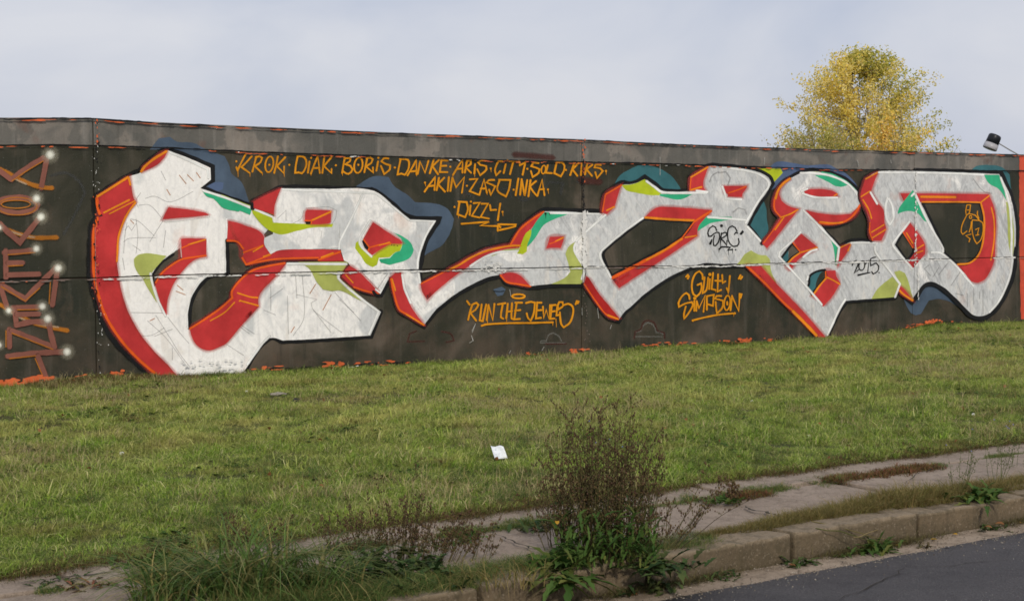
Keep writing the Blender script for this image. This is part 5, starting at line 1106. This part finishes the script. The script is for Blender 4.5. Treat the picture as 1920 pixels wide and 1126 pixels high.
lf += [leaf(gp(1140 + rnd.uniform(-90, 90), 1058 + rnd.uniform(-20, 15), Z_KERB) + np.array([0, 0, rnd.uniform(0, .16)]), rnd.uniform(0, 6.28), rnd.uniform(.05, .12), rnd.uniform(.006, .012), rnd.uniform(.5, 1.3), rnd.uniform(.1, .4), rnd) for _ in range(320)]
plant('tall_weed', 'tallest bushy weed with many dark seed heads growing at the kerb', 'weed', gp(1140, 1052, Z_KERB), (('stem', st, M['stem']), ('seed_head', bd, M['bud']), ('leaf', lf, M['leaf']), ('flower', pe, M['petal'])))
# arching branches leaning right
rnd = random.Random(8)
st, bd = branchy(gp(1255, 1030, Z_KERB), 9, .52, .15, rnd, 1.2, (.95, -.25), .05, .0055, .35, .0026, 9)
plant('leaning_weed', 'dark bare weed leaning to the right over the pavement beside the tallest weed', 'weed', gp(1255, 1030, Z_KERB), (('stem', st, M['stem']), ('seed_head', bd, M['bud'])))
# sparse brown weeds left of it
rnd = random.Random(15); st, bd = [], []
for px, py, n, H, ln in ((690, 1050, 19, .36, (-.1, 0)), (750, 1055, 27, .38, (.1, 0)), (800, 1060, 22, .34, (.35, 0)), (840, 1058, 13, .33, (.6, 0)), (755, 1050, 3, .58, (.0, 0)), (650, 1050, 12, .28, (-.3, 0)), (900, 1050, 8, .26, (.5, 0))):
    a, b = branchy(gp(px, py, Z_KERB), n, H, .25, rnd, 1.15, ln, .07, .0044, .3, .0020, 9); st += a; bd += b
lf = [leaf(gp(740 + rnd.uniform(-110, 90), 1075 + rnd.uniform(-25, 15), Z_KERB) + np.array([0, 0, rnd.uniform(0, .05)]), rnd.uniform(0, 6.28), rnd.uniform(.05, .13), rnd.uniform(.015, .035), rnd.uniform(.2, 1.1), rnd.uniform(.1, .5), rnd) for _ in range(150)]
plant('sparse_weed', 'wide thicket of bare brown twigs between the long grass and the broad leaves', 'weed', gp(750, 1055, Z_KERB), (('stem', st, M['stem']), ('seed_head', bd, M['bud']), ('leaf', lf, M['leaf_dark'])))
rnd = random.Random(17); st, bd = [], []
a, b = branchy(gp(445, 1035, Z_PAV), 12, .26, .4, rnd, 1.1, (0, 0), .06, .0042, .3, .0017, 7); st += a; bd += b; a, b = branchy(gp(500, 1035, Z_PAV), 7, .22, .4, rnd, 1.1, (.2, 0), .05, .0042, .3, .0017, 7); st += a; bd += b
plant('sparse_weed', 'low dark twiggy weed on the pavement left of the long grass tips', 'weed', gp(445, 1035, Z_PAV), (('stem', st, M['stem']), ('seed_head', bd, M['bud'])))
rnd = random.Random(19); st, bd = branchy(gp(1372, 938, Z_PAV), 12, .15, .35, rnd, 1.4, (.1, 0), .03, .006, .2, .002, 8)
lf = [leaf(gp(1360 + rnd.uniform(-35, 30), 940 + rnd.uniform(-4, 6), Z_PAV), rnd.uniform(0, 6.28), rnd.uniform(.04, .08), rnd.uniform(.01, .02), rnd.uniform(.2, .9), .2, rnd) for _ in range(60)]
plant('small_weed', 'small dark upright twig weed in the middle of the pavement', 'weed', gp(1372, 938, Z_PAV), (('stem', st, M['bud']), ('seed_head', bd, M['bud']), ('leaf', lf, M['leaf'])))
# pale thin weeds at the right
rnd = random.Random(23)
for i, (px, py, n, H, lab) in enumerate(((1800, 925, 7, .42, 'thin pale green weed above the leafy clump on the kerb'), (1868, 905, 9, .44, 'thin pale green weed with blue flowers near the right edge'), (1910, 880, 4, .26, 'short thin weed at the very right edge of the pavement'))):
    st, bd = branchy(gp(px, py, Z_KERB), n, H, .28, rnd, 1.1, (.05, 0), .05, .0034, .3, .0019, 9)
    pe = [bud(np.array(at_dist(px + rnd.uniform(-30, 40), py - rnd.uniform(60, 130), gp(px, py, Z_KERB).dot(np.array(FW)) - CAM_Z * FW.z)), .006, rnd, .6) for _ in range(3)]
    plant('pale_weed', lab, 'weed', gp(px, py, Z_KERB), (('stem', st, M['stem_green']), ('seed_head', bd, M['stem_green']), ('flower', pe, M['petal'])))
# broad-leaved clumps
def rosette(px, py, z, n, L, W, seed, up=.8, mat='leaf', sx=.05):
    rnd = random.Random(seed); b = gp(px, py, z); out = []
    for _ in range(n): out.append(leaf(b + np.array([rnd.gauss(0, sx), rnd.gauss(0, sx * .6), rnd.uniform(-.02, .01)]), rnd.uniform(0, 6.28), L * rnd.uniform(.5, 1.1), W * rnd.uniform(.7, 1.2), up * rnd.uniform(.3, 1.5), rnd.uniform(.15, .8), rnd))
    return b, out
for px, py, z, n, L, W, sd_, up, m_, sx, lab in (
        (1045, 1068, Z_KERB, 50, .24, .036, 1, .95, 'leaf', .05, 'large broad leaved green weed left of the tallest weed'),
        (1060, 1085, Z_KERB, 30, .22, .030, 2, .15, 'leaf', .05, 'toothed leaves hanging over the kerb below the broad leaved weed'),
        (1240, 1062, Z_KERB, 70, .13, .030, 3, .6, 'leaf_dark', .09, 'dark leafy clump right of the foot of the tallest weed'),
        (1215, 1110, Z_ROAD, 50, .11, .026, 4, .7, 'leaf_dark', .10, 'low grey green clump in the gutter below the tallest weed'),
        (1640, 1034, Z_ROAD, 70, .17, .020, 5, .8, 'leaf', .05, 'leafy weed growing at the foot of the kerb beside the bent straw'),
        (1840, 935, Z_KERB, 70, .15, .026, 6, .8, 'leaf', .08, 'bright green leafy clump on top of the kerb'),
        (1500, 1059, Z_ROAD, 30, .11, .020, 7, .7, 'leaf_dark', .04, 'small leafy weed in the gutter left of the bent straw'),
        (1590, 1042, Z_ROAD, 22, .07, .016, 8, .6, 'leaf', .03, 'tiny green weed in the gutter'),
        (1735, 1026, Z_ROAD, 34, .055, .010, 9, .8, 'stem', .03, 'small dry brown tuft on the gutter strip'),
        (1862, 992, Z_ROAD, 34, .08, .016, 10, .6, 'leaf_dark', .04, 'small dark weed at the foot of the kerb below the bright clump'),
        (1350, 1085, Z_ROAD, 40, .09, .012, 11, .8, 'leaf_dark', .05, 'dark tuft at the foot of the kerb right of the tallest weed'),
        (290, 1060, Z_PAV, 90, .12, .030, 12, .9, 'leaf', .09, 'bright leafy clump left of the long arching grass'),
        (150, 1040, Z_PAV, 60, .07, .022, 13, .5, 'leaf_dark', .10, 'flat dark green weed where the lawn meets the pavement at the left'),
        (110, 1093, Z_PAV, 44, .07, .014, 14, .5, 'leaf_dark', .07, 'low dark weed in the pavement joint at the left'),
        (170, 1097, Z_PAV, 30, .07, .014, 15, .5, 'red_leaf', .06, 'brownish low weed in the pavement joint beside the dark one'),
        (700, 1085, Z_KERB, 90, .11, .030, 16, .7, 'leaf_dark', .14, 'dark leafy mass under the brown twigs'),
        (870, 1010, Z_PAV, 30, .10, .020, 17, .8, 'leaf', .06, 'small green weed in the joint behind the brown twigs'),
        (800, 1088, Z_KERB, 80, .10, .024, 19, .7, 'leaf_dark', .13, 'dark leafy mass between the brown twigs and the thin grass clump'),
        (610, 1100, Z_KERB, 60, .12, .030, 20, .8, 'leaf', .11, 'leafy clump at the right foot of the long arching grass'),
        (1000, 990, Z_PAV, 40, .08, .018, 21, .7, 'leaf_dark', .07, 'small leafy weed in the joint left of the tallest weed'),
        (1195, 1028, Z_KERB, 44, .16, .018, 18, 1.0, 'leaf', .07, 'narrow yellowish leaves at the foot of the tallest weed')):
    b, out = rosette(px, py, z, n, L, W, sd_, up, m_, sx)
    if L > .2:
        t = tag(empty('leafy_weed', tuple(b)), lab, 'weed', 'leafy weeds by the kerb')
        for v, f in out: from_arr('leaf', v, f, t, M[m_])
    else:
        t = tag(empty('leafy_weed', tuple(b)), lab, 'weed', 'leafy weeds by the kerb'); v, f = merge(out); o = from_arr('leaf', v, f, t, M[m_]); o['kind'] = 'stuff'
# long arching grass at the bottom left
rnd = random.Random(31)
for i, (px, py, n, L, wd, lab) in enumerate(((330, 1128, 230, .40, .010, 'long arching grass clump at the bottom left corner of the verge'), (470, 1118, 300, .50, .011, 'largest long arching grass clump on the kerb'), (600, 1105, 190, .40, .009, 'long grass clump beside the brown twigs'), (395, 1095, 150, .36, .009, 'long grass clump behind the largest one'), (900, 1092, 70, .20, .005, 'thin grass clump left of the broad leaved weed'), (975, 1090, 60, .20, .005, 'thin brownish grass clump touching the broad leaved weed'))):
    b = gp(px, py, Z_KERB); v, f = blades(n, .22, L * .45, L * 1.1, wd, .8, .5, np.random.default_rng(40 + i), 5, .6, .6)
    o = from_arr('long_grass_clump', v, f, None, M['long_grass'] if i < 4 else M['dry_grass']); o.location = b; tag(o, lab, 'grass clump', 'long grass clumps along the kerb')
# bent straw over the kerb
rnd = random.Random(3); st = []
for A_, B_, C_ in (((1523, 975), (1610, 1000), (1700, 1016)), ((1530, 985), (1600, 1006), (1690, 1022)), ((1600, 1010), (1650, 985), (1640, 1000))):
    p = [np.array(on_ground(*A_, Z_KERB + .02)), np.array(on_ground(*B_, Z_KERB - .03)) + [0, -.03, 0], np.array(on_ground(*C_, Z_ROAD + .02))]
    q = [p[0] * (1 - t) ** 2 + p[1] * 2 * t * (1 - t) + p[2] * t * t for t in np.linspace(0, 1, 9)]; q = [x + np.array([rnd.gauss(0, .006), rnd.gauss(0, .004), rnd.gauss(0, .006)]) for x in q]; st.append(tube(q, .0026, .0014, 4))
v, f = merge(st); tag(from_arr('dead_straw', v, f, None, M['dry_grass']), 'bent dead straw lying over the kerb into the gutter', 'straw')
p = [np.array(on_ground(1365, 985, Z_KERB + .03)), np.array(on_ground(1400, 1020, Z_ROAD + .1)), np.array(on_ground(1425, 1046, Z_ROAD + .01))]
v, f = tube([p[0] * (1 - t) ** 2 + p[1] * 2 * t * (1 - t) + p[2] * t * t for t in np.linspace(0, 1, 8)], .0045, .002, 4); tag(from_arr('dead_straw', v, f, None, M['dry_grass']), 'thick pale stalk bent down the kerb face left of the bent straw', 'straw')

# ------------------------------------------------------------------ litter
def m_paper(g):
    tcg = g.n('ShaderNodeTexCoord'); sx = g.n('ShaderNodeSeparateXYZ'); g.l(tcg.outputs['Object'], sx.inputs[0])
    n = g.noise(40, 3, .6, (1, 6, 1), vec=tcg.outputs['Object']); ink = g.math('MULTIPLY', g.step(n, .56, .60), g.math('LESS_THAN', sx.outputs['X'], -.01))
    g.color(g.mix(g.math('MULTIPLY', ink, .6), lin(226, 230, 232), lin(140, 156, 176))); g.p.inputs['Roughness'].default_value = .4
M['paper'] = simple('white printed paper', m_paper)
b = gp(940, 866, Z_LAWN + .02); nn = 7; V = []
for j in range(nn):
    for i in range(nn):
        u, t = i / (nn - 1) - .5, j / (nn - 1); V.append((u * .085 - t * .028, .018 + .055 * t + .012 * math.sin(u * 4 + t * 3), t * .075 + .006 * math.sin(u * 7) * t))
I = np.arange(nn * nn).reshape(nn, nn); FQ = np.stack([I[:-1, :-1], I[:-1, 1:], I[1:, 1:], I[1:, :-1]], -1).reshape(-1, 4)
o = from_arr('paper_sheet', V, FQ, None, M['paper'], True); md = o.modifiers.new('thick', 'SOLIDIFY'); md.thickness = .002
ZP = float(lawn_z(b[0], b[1])); o.location = (b[0], b[1], ZP + .035); o.rotation_euler = (0, 0, -R_(35)); tag(o, 'crumpled white printed card lying in the grass', 'paper')
M['litter_white'] = simple('white litter', lambda g: g.color(lin(232, 232, 228))); M['stone'] = m_conc('pale stone', (140, 134, 120), (160, 152, 138), (110, 104, 92)); M['dark_bit'] = simple('black litter', lambda g: g.color(lin(38, 38, 40)))
def lump(px, py, z, sx, sy, sz, mat, name, lab, cat, seed):
    bm = bmesh.new(); bmesh.ops.create_icosphere(bm, subdivisions=2, radius=1)
    for v in bm.verts:
        k = 1 + .35 * mnoise.noise(v.co * 1.7 + Vector((seed, 0, 0))); v.co = Vector((v.co.x * sx * k, v.co.y * sy * k, v.co.z * sz * k))
    o = from_bm(name, bm, None, M[mat]); p = gp(px, py, z); o.location = (p[0], p[1], (float(lawn_z(p[0], p[1])) if p[1] > Y_LAWN else z) + sz * .7); tag(o, lab, cat, 'scraps of litter on the lawn' if cat == 'litter' else None)
lump(521, 738, -.02, .08, .04, .018, 'stone', 'flat_stone', 'flat pale stone lying in the lawn near the first letter', 'stone', 1)
lump(556, 749, -.02, .04, .03, .03, 'dark_bit', 'litter_scrap', 'small black scrap lying beside the flat stone', 'litter', 2)
for k, (px, py, lab) in enumerate(((1517, 812, 'small white scrap in the lawn between the wall and the kerb grass'), (1825, 776, 'white scrap in the lawn at the right'), (1752, 776, 'tiny white scrap left of the other one in the lawn'), (1410, 752, 'pale speck of litter high in the lawn'), (463, 742, 'tiny white speck left of the flat stone'), (228, 846, 'pale scrap low in the lawn at the left'))):
    lump(px, py, -.06, .016, .012, .014, 'litter_white', 'litter_scrap', lab, 'litter', 5 + k)
def fallen(px, py, z, s, mat, lab, seed):
    rnd = random.Random(seed); v, f = leaf(np.zeros(3), rnd.uniform(0, 6), s * .75, s * .42, .25, .3, rnd, .1, 4); o = from_arr('fallen_leaf', v, f, None, M[mat]); p = gp(px, py, z); o.location = (p[0], p[1], p[2] + .008); o.rotation_euler = (rnd.uniform(-.3, .3), rnd.uniform(-.3, .3), 0); tag(o, lab, 'leaf', 'fallen leaves in the gutter')
for k, (px, py, z, s, m_, lab) in enumerate(((1745, 1014, Z_ROAD, .045, 'yellow_leaf', 'yellow leaf in the gutter right of the dry tuft'), (1795, 1004, Z_ROAD, .035, 'yellow_leaf', 'small yellow leaf in the gutter below the bright clump'), (1914, 982, Z_ROAD, .05, 'yellow_leaf', 'yellow leaf in the gutter at the right edge'), (1684, 1025, Z_ROAD, .035, 'yellow_leaf', 'yellow leaf caught by the end of the bent straw'),
        (1478, 1062, Z_ROAD, .05, 'brown_leaf', 'orange brown leaf in the gutter left of the small leafy weed'), (1196, 1116, Z_ROAD, .05, 'brown_leaf', 'orange brown leaf in the gutter below the tallest weed'), (1882, 985, Z_ROAD + .02, .06, 'brown_leaf', 'pale brown leaf leaning on the kerb near the right edge'), (1846, 990, Z_ROAD + .03, .06, 'brown_leaf', 'pale brown leaf on the small dark weed'), (1772, 1028, Z_ROAD, .03, 'litter_white', 'tiny pale scrap on the edge of the asphalt'))):
    fallen(px, py, z, s, m_, lab, 70 + k)
p = np.array(at_dist(1045, 982, gp(1045, 1068, Z_KERB).dot(np.array(FW)) - CAM_Z * FW.z - .1)); v, f = leaf(np.zeros(3), 1, .028, .018, .6, .2, rnd, .1, 4); o = from_arr('fallen_leaf', v, f, None, M['yellow_leaf']); o.location = p; tag(o, 'yellow leaf caught on the broad leaved weed', 'leaf')

# ------------------------------------------------------------------ trees beyond the wall
M['bark'] = simple('grey brown bark', lambda g: (g.color(g.mix(g.step(g.noise(8, 4, .6, (1, 1, .3)), .35, .7), lin(96, 84, 66), lin(168, 156, 132))), g.bump(g.noise(20, 4, .7), .5, .02)))
def m_leafs(name, cols): return m_blades(name, cols, None, .45)
M['autumn'] = m_leafs('yellow green autumn leaves', [(248, 222, 110), (252, 228, 124), (232, 212, 100), (254, 236, 160), (212, 200, 96), (250, 218, 100), (186, 180, 86), (254, 238, 180), (240, 218, 110)])
M['autumn_green'] = m_leafs('green autumn leaves', [(166, 170, 82), (196, 190, 90), (140, 150, 72), (214, 200, 104), (180, 180, 84)])
M['golden'] = m_leafs('golden leaves', [(250, 206, 90), (252, 216, 120), (240, 192, 76), (250, 222, 160), (214, 190, 84), (180, 176, 80)])
M['dull'] = m_leafs('dull olive leaves', [(176, 166, 92), (200, 184, 116), (150, 150, 82), (210, 186, 130)])
def leaf_cloud(C_, r, n, s, rng):
    """n small quads (two triangles each) spread about the points C_."""
    c = C_[rng.integers(0, len(C_), n)] + rng.normal(0, 1, (n, 3)) * r
    a = rng.normal(0, 1, (n, 3)); a /= np.linalg.norm(a, axis=1)[:, None]; b = np.cross(a, rng.normal(0, 1, (n, 3))); b /= np.linalg.norm(b, axis=1)[:, None]
    s_ = s * rng.uniform(.55, 1.2, (n, 1)); V = np.stack([c - a * s_, c + b * s_ * .55, c + a * s_, c - b * s_ * .55], 1).reshape(-1, 3)
    i = np.arange(n) * 4; return V, np.concatenate([np.stack([i, i + 1, i + 2], -1), np.stack([i, i + 2, i + 3], -1)])
def tree(label, dist, px0, prof, stems, n_tip, n_leaf, mats, seed, base_z=-.1, ls=.05, cat='tree', trunk_r=.07, name='autumn_tree'):
    """prof: (photo y, left px, right px) rows of the crown; the tree stands dist metres off with real width and depth."""
    rng = np.random.default_rng(seed); rnd = random.Random(seed); m = dist / F_PX
    base = np.array(at_dist(px0, 300, dist)); base[2] = base_z
    ax = np.array(RT); ay = np.array((FW.x, FW.y, 0)); ay /= np.linalg.norm(ay)
    Z = lambda py: CAM_Z + (412 - py) * m
    rows = sorted([(Z(y), (l - px0) * m, (r - px0) * m) for y, l, r in prof]); zz = [r[0] for r in rows]
    tips = []
    while len(tips) < n_tip:
        z = rng.uniform(zz[0], zz[-1]); l = np.interp(z, zz, [r[1] for r in rows]); r = np.interp(z, zz, [r[2] for r in rows]); c, h = (l + r) / 2, (r - l) / 2
        a = rng.uniform(0, 6.283); q = rng.uniform(0, 1) ** .38 * (1.0 + .13 * math.sin(7 * a + z * 2.3) + .16 * math.sin(z * 5.1 + 3 * a))
        if mnoise.noise(Vector((c + h * q * math.cos(a), h * q * math.sin(a) * .8, z)) * 1.1 + Vector((seed, 0, 0))) < -.16: continue
        tips.append(base * [1, 1, 0] + ax * (c + h * q * math.cos(a)) + ay * h * .8 * q * math.sin(a) + np.array([0, 0, z]))
    tr, nodes = [], []
    for k in range(stems):
        t_ = tips[rng.integers(0, n_tip)]; a = 6.283 * k / stems + rng.uniform(-.3, .3); top = zz[-1] * rng.uniform(.72, .97); out = rng.uniform(.15, .5) * (zz[-1] - zz[0]) * .55
        path = []
        for i in range(10):
            s = i / 9; path.append(base + np.array([0, 0, (top - base_z) * s]) + (ax * math.cos(a) + ay * math.sin(a)) * out * s ** 1.3 + rng.normal(0, .05, 3) * (i > 0))
        tr.append(tube(path, trunk_r * rng.uniform(.7, 1), .012, 6))
        for i in range(2, 10):
            for s in (0, .5):
                nodes.append(path[i] * (1 - s) + path[i - 1] * s)
    nodes = np.array(nodes); tw, cl, hue = [], [], []
    for t_ in tips:
        d = np.linalg.norm((nodes - t_) * [1, 1, 1.4], axis=1) + np.where(nodes[:, 2] > t_[2] - .15, 2.5, 0); b = nodes[np.argmin(d)]; L = np.linalg.norm(t_ - b)
        mid = (b + t_) / 2 + np.array([0, 0, -.08 * L]) + rng.normal(0, .04, 3); path = [b * (1 - s) ** 2 + mid * 2 * s * (1 - s) + t_ * s * s for s in np.linspace(0, 1, 6)]
        tw.append(tube(path, .004 + .010 * min(1, L / 2), .003, 3))
        e_ = (path[5] - path[4]); e_ = e_ / (np.linalg.norm(e_) + 1e-9) * .3 * dist / 60 + np.array([0, 0, .1])
        cl.append(np.array([path[3], path[4], path[4] * .5 + path[5] * .5, path[5], path[5] + e_ * .5, path[5] + e_]))
    t = empty(name, tuple(base)); tag(t, label, cat)
    v, f = merge(tr); from_arr('trunk', v, f, t, M['bark'], True); v, f = merge(tw); from_arr('branch', v, f, t, M['bark'])
    # each bough keeps its own colour
    order = np.argsort([c[-1][0] * .7 + c[-1][2] * .5 + rng.normal(0, .9) for c in cl]); k = len(mats)
    cut = [int(len(cl) * w) for w in np.cumsum([0] + [x[1] for x in mats])]
    for j, (mn, w) in enumerate(mats):
        sel = [cl[i] for i in order[cut[j]:cut[j + 1]]]
        if sel:
            v, f = leaf_cloud(np.concatenate(sel), .115 * dist / 60, int(n_leaf * w), ls, rng); o = from_arr('foliage', v, f, t, M[mn]); o['kind'] = 'stuff'
    return t
tree('rounded autumn tree with yellow green leaves standing behind the wall', 60, 1618, [(108, 1604, 1620), (116, 1584, 1646), (128, 1536, 1682), (140, 1508, 1708), (160, 1500, 1724), (190, 1498, 1732), (220, 1498, 1744), (248, 1490, 1752), (285, 1495, 1750), (310, 1510, 1730)], 9, 460, 30000, (('autumn', .72), ('autumn_green', .28)), 3, ls=.060)
tree('golden orange sapling in front of the foot of the rounded tree', 52, 1665, [(196, 1672, 1690), (215, 1662, 1694), (240, 1650, 1705), (262, 1632, 1728), (300, 1625, 1720)], 5, 64, 1700, (('golden', .7), ('autumn', .3)), 5, ls=.06, trunk_r=.03, name='sapling')
tree('low olive shrub showing at the left foot of the rounded tree', 56, 1535, [(244, 1530, 1560), (252, 1465, 1575), (265, 1452, 1590), (290, 1455, 1600)], 6, 90, 3000, (('dull', .6), ('autumn_green', .4)), 7, ls=.05, cat='shrub', trunk_r=.03, name='shrub')
tree('twig top just showing above the wall right of the rounded tree', 60, 1785, [(275, 1780, 1792), (282, 1776, 1796), (300, 1774, 1796)], 3, 16, 160, (('autumn_green', 1.0),), 9, ls=.03, cat='shrub', trunk_r=.015, name='shrub')

# ------------------------------------------------------------------ floodlight beyond the wall
DL = 30.0; ml = DL / F_PX * 1.18
M['lamp_black'] = simple('black lamp housing', lambda g: (g.color(lin(34, 36, 40)), setattr(g.p.inputs['Roughness'], 'default_value', .35)))
M['lamp_glass'] = simple('frosted lamp drum', lambda g: (g.color(lin(168, 166, 168)), setattr(g.p.inputs['Roughness'], 'default_value', .3)))
M['galv'] = simple('galvanised arm', lambda g: (g.color(lin(150, 148, 144)), setattr(g.p.inputs['Metallic'], 'default_value', .5)))
hub = np.array(at_dist(1862, 264, DL)); ax = np.array(RT); up = np.array([0, 0, 1.0])
post = np.array(at_dist(1925, 300, DL)); lamp = empty('street_lamp', (post[0], post[1], -.1)); tag(lamp, 'black and grey lamp head on a thin slanting arm above the wall', 'lamp')
def axis_lathe(name, c, d, prof, mat, sides=20):
    d = Vector(d).normalized(); u = d.orthogonal().normalized(); v = d.cross(u); V = []; Fc = []
    for s, r in prof:
        for k in range(sides): a = k / sides * 6.28318; V.append(Vector(c) + d * s + (u * math.cos(a) + v * math.sin(a)) * r)
    for i in range(len(prof) - 1):
        for k in range(sides): Fc.append((i * sides + k, i * sides + (k + 1) % sides, (i + 1) * sides + (k + 1) % sides, (i + 1) * sides + k))
    return from_arr(name, V, Fc, lamp, mat, False)
dd = -ax * .42 - up * 1.0; dd = dd / np.linalg.norm(dd); c0 = hub - dd * 1.0 * ml
axis_lathe('housing', c0 - dd * 9 * ml, dd, [(0, .001), (0, 8 * ml), (1.0 * ml, 9.5 * ml), (3 * ml, 10.2 * ml), (18 * ml, 10.6 * ml), (18 * ml, .001)], M['lamp_black'])
axis_lathe('lamp_drum', c0 + dd * 6 * ml, dd, [(0, 9 * ml), (0, 11.2 * ml), (8 * ml, 11.5 * ml), (9 * ml, 10.8 * ml), (9 * ml, .001)], M['lamp_glass'])
for a, b, r in ((at_dist(1862, 262, DL), at_dist(1872, 268, DL), 2.8 * ml),):
    v, f = tube([np.array(a), np.array(b)], r, r * .7, 8); from_arr('bracket', v, f, lamp, M['lamp_black'])
v, f = tube([np.array(at_dist(1868, 266, DL)), np.array(at_dist(1893, 281, DL)), np.array(at_dist(1925, 299, DL))], .9 * ml, 1.1 * ml, 6); from_arr('arm', v, f, lamp, M['galv'])
v, f = tube([np.array([post[0], post[1], -.1]), post + up * .02], 3 * ml, 2.2 * ml, 8); from_arr('post', v, f, lamp, M['galv'])
